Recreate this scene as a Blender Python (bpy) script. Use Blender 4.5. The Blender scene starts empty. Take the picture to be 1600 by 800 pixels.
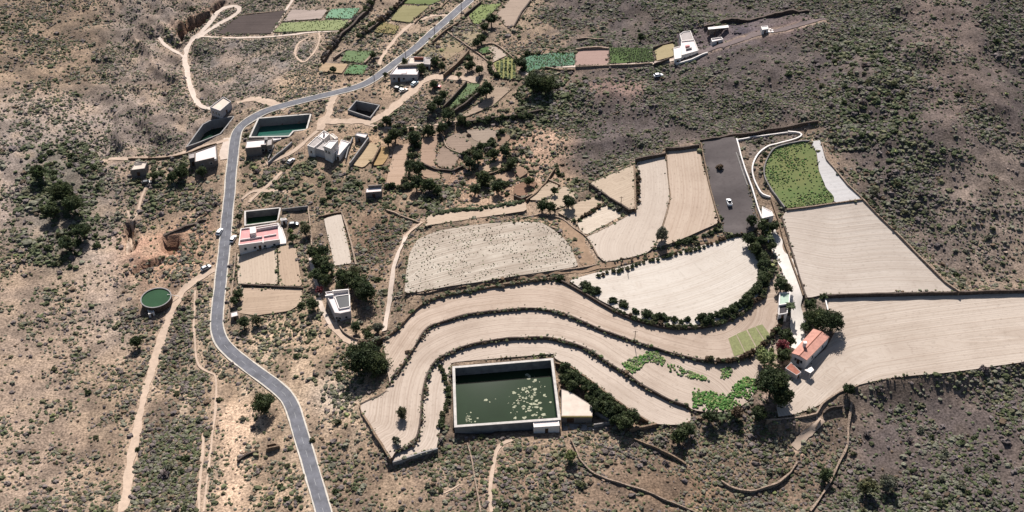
import bpy, math, random
import numpy as np
from mathutils import Vector, Matrix
from mathutils.geometry import delaunay_2d_cdt
random.seed(7); RNG = np.random.default_rng(7)
SC = bpy.context.scene
COL = SC.collection
# ------------------------------------------------------------------ camera, sky, sun, exposure
CAMZ = 252.0; PITCH = math.radians(40.0); FPX = 1667.0
cam = bpy.data.objects.new('camera', bpy.data.cameras.new('camera')); COL.objects.link(cam)
cam.location = (0, 0, CAMZ); cam.rotation_euler = (math.pi/2 - PITCH, 0, 0)
cam.data.sensor_width = 36.0; cam.data.lens = 36.0*FPX/1600.0
cam.data.clip_start = 1.0; cam.data.clip_end = 20000.0
SC.camera = cam
SUN_EL = math.radians(43.5); SUN_AZ = math.radians(2.0)      # sun stands beyond the place, a touch to the left
w = bpy.data.worlds.new('World'); SC.world = w; w.use_nodes = True
nt = w.node_tree; bg = nt.nodes['Background']
sky = nt.nodes.new('ShaderNodeTexSky'); sky.sky_type = 'NISHITA'; sky.sun_disc = False
sky.sun_elevation = SUN_EL; sky.sun_rotation = -SUN_AZ; sky.dust_density = 1.5
nt.links.new(sky.outputs[0], bg.inputs[0]); bg.inputs[1].default_value = 0.05
sl = bpy.data.lights.new('sun', 'SUN'); sl.energy = 4.8; sl.angle = math.radians(0.53); sl.color = (1.0, 0.955, 0.905)
so = bpy.data.objects.new('sun', sl); COL.objects.link(so)
sd = Vector((math.sin(SUN_AZ)*math.cos(SUN_EL), -math.cos(SUN_AZ)*math.cos(SUN_EL), -math.sin(SUN_EL)))
so.rotation_euler = sd.to_track_quat('-Z', 'Y').to_euler(); so.location = (0, 600, 500)
SC.view_settings.view_transform = 'Standard'; SC.view_settings.look = 'None'
SC.view_settings.exposure = 1.06; SC.view_settings.gamma = 1.0
SC.render.engine = 'CYCLES'
SC.cycles.max_bounces = 5; SC.cycles.diffuse_bounces = 3

# ------------------------------------------------------------------ helpers: colour, materials, tagging
ALB = 0.53
def lin(v):
    v = v/255.0
    return v/12.92 if v <= 0.04045 else ((v+0.055)/1.055)**2.4
def C(r, g, b, k=ALB): return (lin(r)*k, lin(g)*k, lin(b)*k)
def mat(name, col, rough=0.9, var=0.25, scale=0.35, col2=None, bump=0.0, spec=0.2, coords='Object', stretch=None, metallic=0.0):
    m = bpy.data.materials.new(name); m.use_nodes = True
    t = m.node_tree; n = t.nodes; l = t.links; p = n['Principled BSDF']
    p.inputs['Roughness'].default_value = rough; p.inputs['Specular IOR Level'].default_value = spec
    p.inputs['Metallic'].default_value = metallic
    tc = n.new('ShaderNodeTexCoord'); src = tc.outputs[coords]
    if stretch:
        mp = n.new('ShaderNodeMapping'); mp.inputs['Scale'].default_value = stretch
        l.new(src, mp.inputs[0]); src = mp.outputs[0]
    nz = n.new('ShaderNodeTexNoise'); nz.inputs['Scale'].default_value = scale; nz.inputs['Detail'].default_value = 6; nz.inputs['Roughness'].default_value = 0.65
    l.new(src, nz.inputs['Vector'])
    r = n.new('ShaderNodeValToRGB'); r.color_ramp.elements[0].position = 0.33; r.color_ramp.elements[1].position = 0.67
    c2 = col2 or tuple(c*(1-2*var) for c in col)
    r.color_ramp.elements[0].color = (*c2, 1); r.color_ramp.elements[1].color = (*col, 1)
    l.new(nz.outputs['Fac'], r.inputs[0]); l.new(r.outputs[0], p.inputs['Base Color'])
    if bump:
        b = n.new('ShaderNodeBump'); b.inputs['Strength'].default_value = bump; b.inputs['Distance'].default_value = 0.2
        l.new(nz.outputs['Fac'], b.inputs['Height']); l.new(b.outputs[0], p.inputs['Normal'])
    return m
def field_mat(name, c1, c2, amount=1.0, fine=0.9, blotch=(1, 1, 1)):
    """tilled earth: streaks that run along the furrows (UV in metres) plus damp blotches and clods"""
    m = bpy.data.materials.new(name); m.use_nodes = True
    t = m.node_tree; n = t.nodes; l = t.links; p = n['Principled BSDF']
    p.inputs['Roughness'].default_value = 0.95; p.inputs['Specular IOR Level'].default_value = 0.1
    uv = n.new('ShaderNodeUVMap'); uv.uv_map = 'UVMap'
    def streak(sx, sy, detail):
        mp = n.new('ShaderNodeMapping'); mp.inputs['Scale'].default_value = (sx, sy, 1); l.new(uv.outputs[0], mp.inputs[0])
        z = n.new('ShaderNodeTexNoise'); z.inputs['Scale'].default_value = 1.0; z.inputs['Detail'].default_value = detail
        l.new(mp.outputs[0], z.inputs['Vector']); return z.outputs['Fac']
    a = streak(0.015, fine*1.75, 2.0); b2 = streak(0.03, 0.045, 5.0); c3 = streak(0.7, 1.3, 3.0)
    def mix(f, ca, cb):
        x = n.new('ShaderNodeMix'); x.data_type = 'RGBA'
        l.new(f, x.inputs['Factor'])
        for s, v in ((6, ca), (7, cb)):
            if isinstance(v, tuple): x.inputs[s].default_value = (*v, 1)
            else: l.new(v, x.inputs[s])
        return x.outputs[2]
    def ramp(f, lo, hi, top=1.0):
        r = n.new('ShaderNodeMapRange'); r.inputs['From Min'].default_value = lo; r.inputs['From Max'].default_value = hi
        r.inputs['To Max'].default_value = top; l.new(f, r.inputs['Value']); return r.outputs[0]
    k = mix(ramp(a, 0.42, 0.72, amount*.75), c1, c2)
    k = mix(ramp(b2, 0.45, 0.75, 0.5*amount), k, c2)
    tc = n.new('ShaderNodeTexCoord'); z9 = n.new('ShaderNodeTexNoise'); z9.inputs['Scale'].default_value = 0.07; z9.inputs['Detail'].default_value = 7; z9.inputs['Roughness'].default_value = 0.65; l.new(tc.outputs['Object'], z9.inputs['Vector'])
    k = mix(ramp(z9.outputs['Fac'], 0.46, 0.68, min(1.0, amount*.45)), k, tuple(x*0.93 for x in c2))
    k = mix(ramp(c3, 0.55, 0.8, 0.45), k, tuple(x*0.6 for x in c2))
    l.new(k, p.inputs['Base Color'])
    bp = n.new('ShaderNodeBump'); bp.inputs['Strength'].default_value = 0.35; bp.inputs['Distance'].default_value = 0.25
    l.new(a, bp.inputs['Height']); l.new(bp.outputs[0], p.inputs['Normal'])
    return m
def attr_mat(name, attr, rough=0.95, lo=0.72, hi=1.25, scale=0.5, bump=0.0, spec=0.1, stones=False):
    m = bpy.data.materials.new(name); m.use_nodes = True
    t = m.node_tree; n = t.nodes; l = t.links; p = n['Principled BSDF']
    p.inputs['Roughness'].default_value = rough; p.inputs['Specular IOR Level'].default_value = spec
    at = n.new('ShaderNodeAttribute'); at.attribute_name = attr
    tc = n.new('ShaderNodeTexCoord')
    nz = n.new('ShaderNodeTexNoise'); nz.inputs['Scale'].default_value = scale; nz.inputs['Detail'].default_value = 8; nz.inputs['Roughness'].default_value = 0.7
    l.new(tc.outputs['Object'], nz.inputs['Vector'])
    mr = n.new('ShaderNodeMapRange'); mr.inputs['From Min'].default_value = 0.3; mr.inputs['From Max'].default_value = 0.7
    mr.inputs['To Min'].default_value = lo; mr.inputs['To Max'].default_value = hi; l.new(nz.outputs['Fac'], mr.inputs['Value'])
    vm = n.new('ShaderNodeVectorMath'); vm.operation = 'SCALE'; l.new(at.outputs['Color'], vm.inputs[0]); l.new(mr.outputs[0], vm.inputs['Scale'])
    out = vm.outputs[0]
    if stones:
        z2 = n.new('ShaderNodeTexNoise'); z2.inputs['Scale'].default_value = 1.5; z2.inputs['Detail'].default_value = 5
        l.new(tc.outputs['Object'], z2.inputs['Vector'])
        m2 = n.new('ShaderNodeMapRange'); m2.inputs['From Min'].default_value = 0.35; m2.inputs['From Max'].default_value = 0.72
        m2.inputs['To Min'].default_value = 0.5; m2.inputs['To Max'].default_value = 1.42; l.new(z2.outputs['Fac'], m2.inputs['Value'])
        v2 = n.new('ShaderNodeVectorMath'); v2.operation = 'SCALE'; l.new(out, v2.inputs[0]); l.new(m2.outputs[0], v2.inputs['Scale']); out = v2.outputs[0]
        bp = n.new('ShaderNodeBump'); bp.inputs['Strength'].default_value = 0.5; bp.inputs['Distance'].default_value = 0.35
        l.new(z2.outputs['Fac'], bp.inputs['Height']); l.new(bp.outputs[0], p.inputs['Normal'])
    l.new(out, p.inputs['Base Color'])
    return m

def tag(o, label=None, cat=None, group=None, kind=None):
    if label: o['label'] = label
    if cat: o['category'] = cat
    if group: o['group'] = group
    if kind: o['kind'] = kind
    return o
def link(name, me, parent=None, loc=None):
    o = bpy.data.objects.new(name, me); COL.objects.link(o)
    if parent: o.parent = parent
    if loc is not None: o.location = loc
    return o
def empty(name, loc, rz=0.0):
    o = bpy.data.objects.new(name, None); COL.objects.link(o); o.location = loc; o.rotation_euler.z = rz; o.empty_display_size = 0.5
    return o
def np_mesh(name, v, f, mats, mi=None, smooth=False, colors=None, cname='tint'):
    """mesh from numpy: v Nx3, f list of equal-size face arrays (MxK) or list of lists"""
    me = bpy.data.meshes.new(name)
    if isinstance(f, np.ndarray):
        k = f.shape[1]; m = f.shape[0]
        me.vertices.add(len(v)); me.vertices.foreach_set('co', np.asarray(v, np.float32).ravel())
        me.loops.add(m*k); me.loops.foreach_set('vertex_index', f.astype(np.int32).ravel())
        me.polygons.add(m); me.polygons.foreach_set('loop_start', np.arange(0, m*k, k, dtype=np.int32))
        me.update(calc_edges=True)
    else:
        me.from_pydata([tuple(p) for p in v], [], [list(q) for q in f]); me.update()
    for x in (mats if isinstance(mats, (list, tuple)) else [mats]): me.materials.append(x)
    if mi is not None: me.polygons.foreach_set('material_index', np.asarray(mi, np.int32))
    me.polygons.foreach_set('use_smooth', np.full(len(me.polygons), smooth))
    if colors is not None:
        a = me.color_attributes.new(cname, 'FLOAT_COLOR', 'POINT')
        c = np.ones((len(v), 4), np.float32); c[:, :3] = colors; a.data.foreach_set('color', c.ravel())
    return me
class MB:
    def __init__(s): s.v = []; s.f = []; s.m = []
    def quad(s, a, b, c, d, m=0):
        i = len(s.v); s.v += [a, b, c, d]; s.f.append((i, i+1, i+2, i+3)); s.m.append(m)
    def box(s, x0, y0, z0, x1, y1, z1, m=0):
        i = len(s.v)
        s.v += [(x0,y0,z0),(x1,y0,z0),(x1,y1,z0),(x0,y1,z0),(x0,y0,z1),(x1,y0,z1),(x1,y1,z1),(x0,y1,z1)]
        for q in ((0,3,2,1),(4,5,6,7),(0,1,5,4),(1,2,6,5),(2,3,7,6),(3,0,4,7)): s.f.append(tuple(i+k for k in q)); s.m.append(m)
    def obox(s, o, u, n, w, d, h, m=0):
        """box from corner o along unit u (length w), unit n (length d), up h"""
        o = Vector(o); u = Vector(u)*w; n = Vector(n)*d; z = Vector((0,0,h)); i = len(s.v)
        s.v += [tuple(p) for p in (o, o+u, o+u+n, o+n, o+z, o+u+z, o+u+n+z, o+n+z)]
        for q in ((0,3,2,1),(4,5,6,7),(0,1,5,4),(1,2,6,5),(2,3,7,6),(3,0,4,7)): s.f.append(tuple(i+k for k in q)); s.m.append(m)
    def prism(s, poly, z0, z1, m=0, mtop=None):
        n = len(poly); i = len(s.v)
        zt = z1 if isinstance(z1, (list, tuple)) else [z1]*n
        s.v += [(p[0], p[1], z0) for p in poly] + [(p[0], p[1], zt[k]) for k, p in enumerate(poly)]
        for k in range(n): s.f.append((i+k, i+(k+1)%n, i+n+(k+1)%n, i+n+k)); s.m.append(m)
        s.f.append(tuple(i+n+k for k in range(n))); s.m.append(m if mtop is None else mtop)
        s.f.append(tuple(i+n-1-k for k in range(n))); s.m.append(m)
    def ring(s, outer, inner, z0, z1, zin, m=0):
        """wall ring: outer face z0..z1, flat top, inner face down to zin"""
        n = len(outer); i = len(s.v)
        s.v += [(p[0],p[1],z0) for p in outer] + [(p[0],p[1],z1) for p in outer] + [(p[0],p[1],z1) for p in inner] + [(p[0],p[1],zin) for p in inner]
        for k in range(n):
            j = (k+1) % n
            for a in range(3): s.f.append((i+a*n+k, i+a*n+j, i+(a+1)*n+j, i+(a+1)*n+k)); s.m.append(m)
    def tube(s, a, b, r0, r1, n=8, m=0, cap=True):
        a = Vector(a); b = Vector(b); d = (b-a).normalized(); x = d.orthogonal().normalized(); y = d.cross(x); i = len(s.v)
        for c, r in ((a, r0), (b, r1)):
            for k in range(n):
                t = 2*math.pi*k/n; s.v.append(tuple(c + x*math.cos(t)*r + y*math.sin(t)*r))
        for k in range(n): s.f.append((i+k, i+(k+1)%n, i+n+(k+1)%n, i+n+k)); s.m.append(m)
        if cap: s.f.append(tuple(i+n+k for k in range(n))); s.m.append(m); s.f.append(tuple(i+n-1-k for k in range(n))); s.m.append(m)
    def mesh(s, name, mats, smooth=False): return np_mesh(name, s.v, s.f, mats, s.m, smooth)
    def build(s, name, mats, parent=None, loc=None, smooth=False): return link(name, s.mesh(name, mats, smooth), parent, loc)

# ------------------------------------------------------------------ lens maths and terrain
cp, sp = math.cos(PITCH), math.sin(PITCH)
def rays(p):
    p = np.atleast_2d(np.asarray(p, float)); cx = (p[:,0]-800)/FPX; cy = (400-p[:,1])/FPX
    return cx, cp+cy*sp, -sp+cy*cp
def cast(p, off, H):
    dx, dy, dz = rays(p); t = CAMZ/-dz
    for _ in range(40):
        h = H(dx*t, dy*t) + off; t = t*0.4 + 0.6*(CAMZ-h)/-dz
    return np.stack([dx*t, dy*t, CAMZ+dz*t], 1)
def castz(p, z):
    dx, dy, dz = rays(p); t = (CAMZ-z)/-dz
    return np.stack([dx*t, dy*t], 1)
_lat = {}
def vnoise(x, y, scale, seed=0):
    if seed not in _lat: _lat[seed] = np.random.default_rng(100+seed).random((256, 256))
    L = _lat[seed]; x = np.asarray(x)/scale; y = np.asarray(y)/scale
    xi = np.floor(x).astype(int); yi = np.floor(y).astype(int); fx = x-xi; fy = y-yi
    fx = fx*fx*(3-2*fx); fy = fy*fy*(3-2*fy); a = xi & 255; b = yi & 255; a1 = (xi+1) & 255; b1 = (yi+1) & 255
    return (L[a,b]*(1-fx)+L[a1,b]*fx)*(1-fy) + (L[a,b1]*(1-fx)+L[a1,b1]*fx)*fy - 0.5
def fbm(x, y, scale, seed=0, octs=4):
    s = 0; a = 1.0
    for o in range(octs): s = s + a*vnoise(x, y, scale/2**o, seed+o); a *= 0.5
    return s
BUMPS = [(1520,40,40,95),(1420,250,12,42),(1000,150,5,45),(240,40,-12,60),(150,360,-14,62),(170,640,-8,45),(1350,760,-5,40),(760,250,-3,28)]
_b = [(*castz([(px,py)], 0)[0], a, s) for px, py, a, s in BUMPS]
def Hb(x, y):
    h = 1.2*vnoise(x, y, 70, 50)
    for bx, by, a, s in _b: h = h + a*np.exp(-((x-bx)**2+(y-by)**2)/(2*s*s))
    return h
def poly_in(x, y, poly):
    r = np.zeros(x.shape, bool); n = len(poly)
    for i in range(n):
        x0, y0 = poly[i][:2]; x1, y1 = poly[(i+1) % n][:2]
        if y0 == y1: continue
        c = ((y0 > y) != (y1 > y)) & (x < (x1-x0)*(y-y0)/(y1-y0)+x0); r ^= c
    return r
def line_dist(x, y, pl):
    """distance to polyline, arclength of the nearest point"""
    best = np.full(x.shape, 1e9); arc = np.zeros(x.shape); acc = 0.0
    for (x0, y0), (x1, y1) in zip(pl[:-1], pl[1:]):
        dx, dy = x1-x0, y1-y0; L2 = dx*dx+dy*dy+1e-9; t = np.clip(((x-x0)*dx+(y-y0)*dy)/L2, 0, 1)
        d = np.hypot(x-x0-t*dx, y-y0-t*dy); k = d < best
        best = np.where(k, d, best); arc = np.where(k, acc+t*math.sqrt(L2), arc); acc += math.sqrt(L2)
    return best, arc
def spline(p, step, closed=False):
    """Catmull-Rom through points, resampled every step"""
    p = np.asarray(p, float); n = len(p)
    if n < 3 and not closed: q = np.linspace(p[0], p[-1], 40)
    else:
        out = []
        for i in range(n if closed else n-1):
            g = (lambda k: p[k % n]) if closed else (lambda k: p[min(max(k, 0), n-1)])
            a, b, c, d = g(i-1), g(i), g(i+1), g(i+2)
            for t in np.linspace(0, 1, 14, endpoint=False):
                out.append(0.5*((2*b)+(-a+c)*t+(2*a-5*b+4*c-d)*t*t+(-a+3*b-3*c+d)*t**3))
        out.append(p[0] if closed else p[-1]); q = np.array(out)
    return resample(q, step)
def resample(q, step):
    q = np.asarray(q, float); s = np.concatenate([[0], np.cumsum(np.linalg.norm(np.diff(q[:, :2], axis=0), axis=1))])
    n = max(2, int(round(s[-1]/step))+1); t = np.linspace(0, s[-1], n)
    return np.stack([np.interp(t, s, q[:, k]) for k in range(q.shape[1])], 1)
def normals2(q, closed=False):
    d = np.gradient(q[:, :2], axis=0)
    if closed: d = np.roll(q[:, :2], -1, 0)-np.roll(q[:, :2], 1, 0)
    d /= np.linalg.norm(d, axis=1)[:, None]+1e-9
    return np.stack([-d[:,1], d[:,0]], 1)
def ccw(p):
    p = np.asarray(p); x, y = p[:,0], p[:,1]
    return p if np.sum(x*np.roll(y,-1)-np.roll(x,-1)*y) > 0 else p[::-1]
def inset(poly, d):
    """miter inset of a CCW polygon by d"""
    n = len(poly); out = []
    for i in range(n):
        a = Vector(poly[i-1][:2]); b = Vector(poly[i][:2]); c = Vector(poly[(i+1) % n][:2])
        u = (b-a).normalized(); v = (c-b).normalized(); n1 = Vector((-u.y, u.x)); n2 = Vector((-v.y, v.x))
        m = n1+n2; m = m/max(m.dot(n1), 0.3)*1.0 if m.length > 1e-6 else n1
        out.append((b.x+m.x*d, b.y+m.y*d))
    return out
# ------------------------------------------------------------------ outlines read from the photograph (1600 x 800), laid on the ground
LINE_A = [(560,533),(597,527),(622,510),(642,488),(662,472),(692,460),(740,451),(800,441),(840,435),(868,432)]
HEDGE = [(868,434),(885,441),(910,455),(940,473),(970,489),(1000,500),(1040,510),(1080,511),(1112,507),(1142,497),(1167,482),(1187,462),(1199,440),(1203,418),(1195,395),(1180,374)]
LINE_B = [(609,598),(612,588),(625,575),(640,551),(655,528),(664,515),(677,506),(700,499),(725,491),(760,486),(800,482),(832,480),(862,484),(887,491),(912,502),(937,513),(962,522),(990,531),(1025,543),(1062,553),(1100,562),(1137,563),(1162,556),(1187,543),(1207,523),(1217,505),(1219,490)]
LINE_C = [(620,702),(635,697),(647,688),(653,675),(657,650),(659,620),(663,598),(667,585),(675,570),(687,558),(712,545),(740,536),(775,530),(800,527),(850,526),(875,530),(900,537),(925,548),(942,560),(962,573),(980,583),(1000,598),(1025,612),(1050,625),(1074,633)]
TANK1 = [(707,573),(864,560),(876,656),(710,668)]
def S(*a): return C(*a)
# name, outline, height above base, colours (light, streak), furrow guide, streak strength, furrow fineness, smooth outline
FIELDS = [
 ('F1', [(889,438),(930,426),(965,419),(1000,409),(1050,397),(1110,380),(1140,371),(1165,370),(1182,380),(1194,398),(1200,420),(1196,440),(1184,462),(1163,482),(1138,496),(1110,505),(1080,508),(1040,507),(1000,497),(970,486),(940,470),(910,452)], 4.9, ((226,215,203),(200,184,169)), [(880,462),(960,452),(1040,435),(1110,410),(1180,372)], .8, 1.0, 0),
 ('F2', LINE_A[1:]+[(872,433),(886,442),(910,455),(940,473),(970,489),(1000,501),(1040,512),(1080,514),(1112,510),(1142,500),(1167,485),(1187,465),(1200,443),(1207,424),(1213,419),(1218,440),(1219,470)]+LINE_B[::-1], 3.8, ((209,189,172),(166,143,125)), LINE_B, 1.0, 1.0, 0),
 ('F3', [(562,632),(577,624),(592,619),(603,611)]+LINE_B[:-1]+[(1222,505),(1215,530),(1200,555),(1190,575),(1186,600),(1172,625),(1150,640),(1112,645),(1082,641),(1075,634)]+LINE_C[::-1]+[(612,716),(606,706),(597,693),(585,676),(575,660),(565,645)], 2.7, ((211,193,177),(172,151,135)), LINE_C, 1.0, 1.0, 0),
 ('F4', LINE_C+[(1080,640),(1081,658),(1055,664),(1021,662),(986,640),(951,615),(920,591),(893,571),(868,562),(864,553),(705,566),(701,592),(698,615),(697,640),(690,662),(686,680),(682,702),(660,707),(640,713),(613,721)], 1.5, ((213,196,181),(178,158,142)), LINE_C, .9, 1.0, 0),
 ('F5', [(632,458),(634,425),(640,395),(652,374),(682,361),(740,351),(800,346),(845,347),(863,357),(880,371),(893,388),(901,406),(904,416),(870,422),(800,432),(725,444),(690,449),(655,456)], 5.2, ((212,200,185),(168,152,137)), [(632,430),(760,395),(895,370)], 1.5, .8, 0),
 ('F6', [(668,336),(700,331),(760,325),(800,318),(821,315),(823,329),(790,334),(740,341),(690,349),(664,353)], 5.0, ((205,184,163),(176,152,132)), [(668,345),(820,322)], .7, .8, 0),
 ('Fa', [(826,312),(858,284),(873,290),(868,302),(845,313)], 4.6, ((200,178,156),(160,140,120)), None, .7, .8, 0),
 ('Fb', [(850,316),(882,290),(897,300),(903,309),(882,322),(866,327)], 4.8, ((205,184,162),(165,145,125)), None, .7, .8, 0),
 ('Fc', [(872,332),(905,315),(930,307),(943,315),(936,324),(905,342),(897,346)], 5.0, ((205,184,162),(170,148,126)), None, .7, .8, 0),
 ('Fd', [(902,348),(948,319),(975,336),(945,351),(915,367),(907,360)], 5.1, ((224,208,190),(188,168,148)), [(900,360),(975,336)], .7, .8, 0),
 ('F8', [(922,286),(955,272),(991,258),(992,326),(983,327),(955,309)], 7.2, ((208,188,166),(172,150,130)), [(922,300),(992,270)], .7, .8, 0),
 ('F9', [(996,249),(1039,241),(1044,285),(1046,310),(1036,348),(1021,386),(1010,395),(985,402),(945,409),(936,402),(925,382),(916,369),(955,350),(976,338),(994,327)], 5.8, ((214,198,183),(180,161,146)), [(1040,240),(1045,300),(1035,345),(1015,390)], .5, .8, 0),
 ('F10', [(1041,232),(1092,230),(1097,255),(1108,290),(1116,322),(1123,348),(1100,358),(1070,371),(1045,381),(1022,387),(1036,350),(1047,310),(1045,285)], 6.1, ((212,191,172),(172,146,126)), [(1040,240),(1045,300),(1035,345),(1015,390)], .6, .8, 0),
 ('G1', [(1265,223),(1275,238),(1279,267),(1290,294),(1302,306),(1303,316),(1265,321),(1229,325),(1207,298),(1196,278),(1195,262),(1200,245),(1210,232),(1225,227),(1250,222)], 5.6, ((116,132,82),(150,144,96)), None, 1.2, .03, 0),
 ('G2', [(1265,221),(1281,219),(1288,240),(1304,264),(1325,288),(1346,307),(1347,310),(1304,317),(1303,306),(1291,294),(1280,267),(1276,237)], 5.5, ((230,225,222),(212,205,200)), None, .6, .3, 0),
 ('F11', [(1222,340),(1229,328),(1270,322),(1347,311),(1400,361),(1478,440),(1500,455),(1400,456.5),(1290,459.5),(1262,466),(1252,440),(1240,400)], 5.2, ((217,203,190),(186,168,153)), [(1230,440),(1310,455),(1400,450),(1500,455)], .8, .9, 0),
 ('F12', [(1291,463),(1400,459),(1500,457),(1620,454),(1640,560),(1500,580),(1400,589),(1378,593),(1340,601),(1310,612),(1285,630),(1270,638),(1240,648),(1216,651),(1213,635),(1222,605),(1250,580),(1290,545),(1308,512),(1303,495),(1294,480)], 4.0, ((217,201,186),(184,164,147)), [(1240,640),(1320,570),(1400,548),(1620,520)], .9, .9, 0),
 ('yard', [(1096,221),(1120,217),(1150,213),(1156,240),(1166,280),(1179,328),(1186,352),(1178,362),(1150,366),(1131,362),(1126,346),(1117,320),(1109,288)], 5.9, ((128,119,117),(82,75,75)), None, 1.6, .03, 0),
 ('L1', [(370,395),(432,386),(434,444),(372,443)], .5, ((208,188,168),(178,156,138)), [(370,395),(372,443)], .6, .8, 0),
 ('L2', [(434,386),(461,381),(472,447),(437,446)], .6, ((196,172,150),(168,144,124)), [(461,381),(472,447)], .6, .8, 0),
 ('L3', [(380,450),(472,451),(471,474),(452,486),(420,490),(400,493),(373,489),(378,466)], .2, ((200,176,154),(165,142,122)), [(373,470),(472,462)], .9, .7, 0),
 ('L4', [(506,341),(533,334),(550,411),(523,415),(516,385)], .4, ((212,198,184),(188,170,154)), [(506,341),(523,415)], .5, .7, 0),
 ('M1', [(617,228),(643,222),(630,289),(602,290)], .4, ((196,168,146),(166,138,116)), None, .8, .6, 0),
 ('M2', [(659,216),(684,212),(679,262),(657,252)], .3, ((182,154,134),(150,124,106)), None, .8, .6, 0),
 ('M3', [(700,214),(717,207),(736,222),(735,240),(720,241),(695,225)], .3, ((172,150,134),(142,122,108)), None, .8, .6, 0),
 ('M4', [(728,203),(765,200),(782,207),(760,226),(740,218)], .3, ((176,158,142),(146,128,114)), None, .8, .6, 0),
 ('M5', [(690,227),(718,243),(708,264),(685,260),(679,251)], .3, ((168,146,130),(138,118,104)), None, .8, .6, 0),
 ('M6', [(746,260),(782,250),(787,260),(750,272)], .3, ((196,170,146),(160,136,116)), None, .8, .6, 0),
 ('M7', [(766,275),(800,264),(815,277),(798,285),(780,287)], .3, ((190,162,138),(156,130,110)), None, .8, .6, 0),
 ('N1', [(560,235),(575,222),(594,225),(583,247),(568,262),(553,258)], .4, ((206,182,150),(172,146,116)), None, 1.0, .5, 0),
 ('N2', [(597,228),(608,231),(606,246),(597,258),(584,258)], .3, ((190,158,114),(156,130,94)), None, .9, .5, 0),
 ('N3', [(802,291),(822,283),(840,285),(830,299),(816,307),(804,303)], 3.6, ((150,118,98),(120,94,80)), None, .9, .5, 0),
 ('N4', [(798,314),(823,315),(822,327),(797,331)], 4.2, ((196,168,146),(160,136,116)), None, .9, .5, 0),
 ('N5', [(655,264),(681,263),(690,276),(684,282),(662,276)], .2, ((176,150,128),(146,124,106)), None, .9, .5, 0),
 ('N6', [(712,212),(727,207),(750,222),(742,236),(734,222)], .2, ((164,146,128),(136,120,106)), None, .9, .5, 0),
 ('N7', [(690,263),(706,268),(701,284),(690,280)], .2, ((168,140,120),(138,116,100)), None, .9, .5, 0),
 ('N8', [(640,236),(655,240),(652,253),(641,257)], .2, ((180,152,130),(150,126,108)), None, .9, .5, 0),
 ('N9', [(768,216),(788,206),(800,214),(783,229)], .2, ((162,136,116),(132,112,98)), None, .9, .5, 0),
 ('N10', [(800,263),(816,258),(826,269),(812,278)], 1.5, ((170,140,118),(140,116,100)), None, .9, .5, 0),
 ('T0', [(338,52),(372,25),(446,16),(423,52)], .3, ((98,86,82),(74,64,62)), [(338,52),(423,52)], .8, .5, 0),
 ('T1', [(427,50),(440,36),(500,32),(545,31),(533,47)], .3, ((152,160,114),(132,140,98)), [(427,50),(533,47)], .7, .5, 0),
 ('T1b', [(442,33),(455,15),(512,15),(502,29)], .3, ((188,170,160),(160,144,134)), None, .7, .4, 0),
 ('T2', [(508,28),(517,14),(563,12),(550,29)], .3, ((132,168,138),(104,144,112)), [(508,28),(550,29)], .7, .5, 0),
 ('T3', [(610,31),(627,8),(671,9),(641,35)], .3, ((158,150,112),(134,128,88)), None, .8, .4, 0),
 ('T3b', [(628,5),(640,-12),(700,-14),(690,0),(672,7)], .3, ((122,134,86),(104,116,72)), None, .8, .4, 0),
 ('T4', [(584,50),(597,33),(624,41),(617,53)], .3, ((150,142,96),(136,112,84)), None, 1.0, .4, 0),
 ('T5', [(533,95),(540,79),(586,80),(568,98)], .3, ((116,136,96),(96,114,78)), [(533,95),(568,98)], .9, .5, 0),
 ('T6', [(537,115),(547,101),(576,102),(567,116)], .3, ((108,140,98),(90,120,82)), [(537,115),(567,116)], .8, .5, 0),
 ('T6b', [(497,111),(502,98),(544,100),(534,114)], .3, ((190,164,134),(160,136,112)), None, .7, .4, 0),
 ('T7', [(732,24),(752,7),(785,5),(766,22),(748,38),(740,36)], .3, ((138,150,98),(122,132,84)), None, .9, .4, 0),
 ('T8', [(776,22),(796,0),(808,-10),(845,-12),(830,2),(805,40),(790,41)], .3, ((178,158,142),(150,132,118)), None, .7, .4, 0),
 ('T9', [(745,78),(762,72),(772,80),(755,84)], .3, ((96,122,76),(82,106,64)), None, .8, .4, 0),
 ('T11', [(757,72),(775,73),(793,86),(770,97),(772,84)], .3, ((196,178,162),(166,148,134)), None, .7, .4, 0),
 ('T10', [(771,98),(797,88),(806,97),(806,124),(782,122)], .3, ((150,150,96),(126,118,80)), [(771,98),(782,122)], .9, .5, 0),
 ('T12', [(813,94),(826,86),(860,83),(897,82),(898,101),(860,104),(840,108),(823,113)], .4, ((104,138,114),(82,112,90)), [(813,100),(898,92)], .8, .5, 0),
 ('T13', [(900,77),(951,75),(951,101),(899,102)], .5, ((176,148,138),(156,130,120)), [(900,90),(951,88)], .7, .5, 0),
 ('T14', [(953,74),(1017,75),(1022,96),(953,99)], .5, ((92,112,66),(74,92,54)), [(953,86),(1020,86)], .9, .5, 0),
 ('T15', [(1022,76),(1040,70),(1053,68),(1053,87),(1026,95)], .5, ((184,166,132),(160,148,112)), None, .9, .3, 0),
 ('T16', [(727,130),(751,131),(735,150),(708,170),(699,168)], -.4, ((116,134,96),(94,112,78)), None, .8, .4, 0),
 ('T17', [(775,133),(800,138),(770,165),(728,182),(722,180),(752,160)], .2, ((186,164,144),(150,130,112)), None, .8, .4, 0),
 ('T18', [(668,64),(695,50),(728,74),(700,92),(672,95),(650,86)], .2, ((172,150,126),(140,128,98)), None, 1.0, .2, 0),
 ('T19', [(728,42),(742,40),(756,56),(752,68),(735,72),(710,52)], .2, ((176,156,136),(146,134,104)), None, 1.0, .2, 0),
]
NOSLAB = {'T18', 'T19'}
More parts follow.
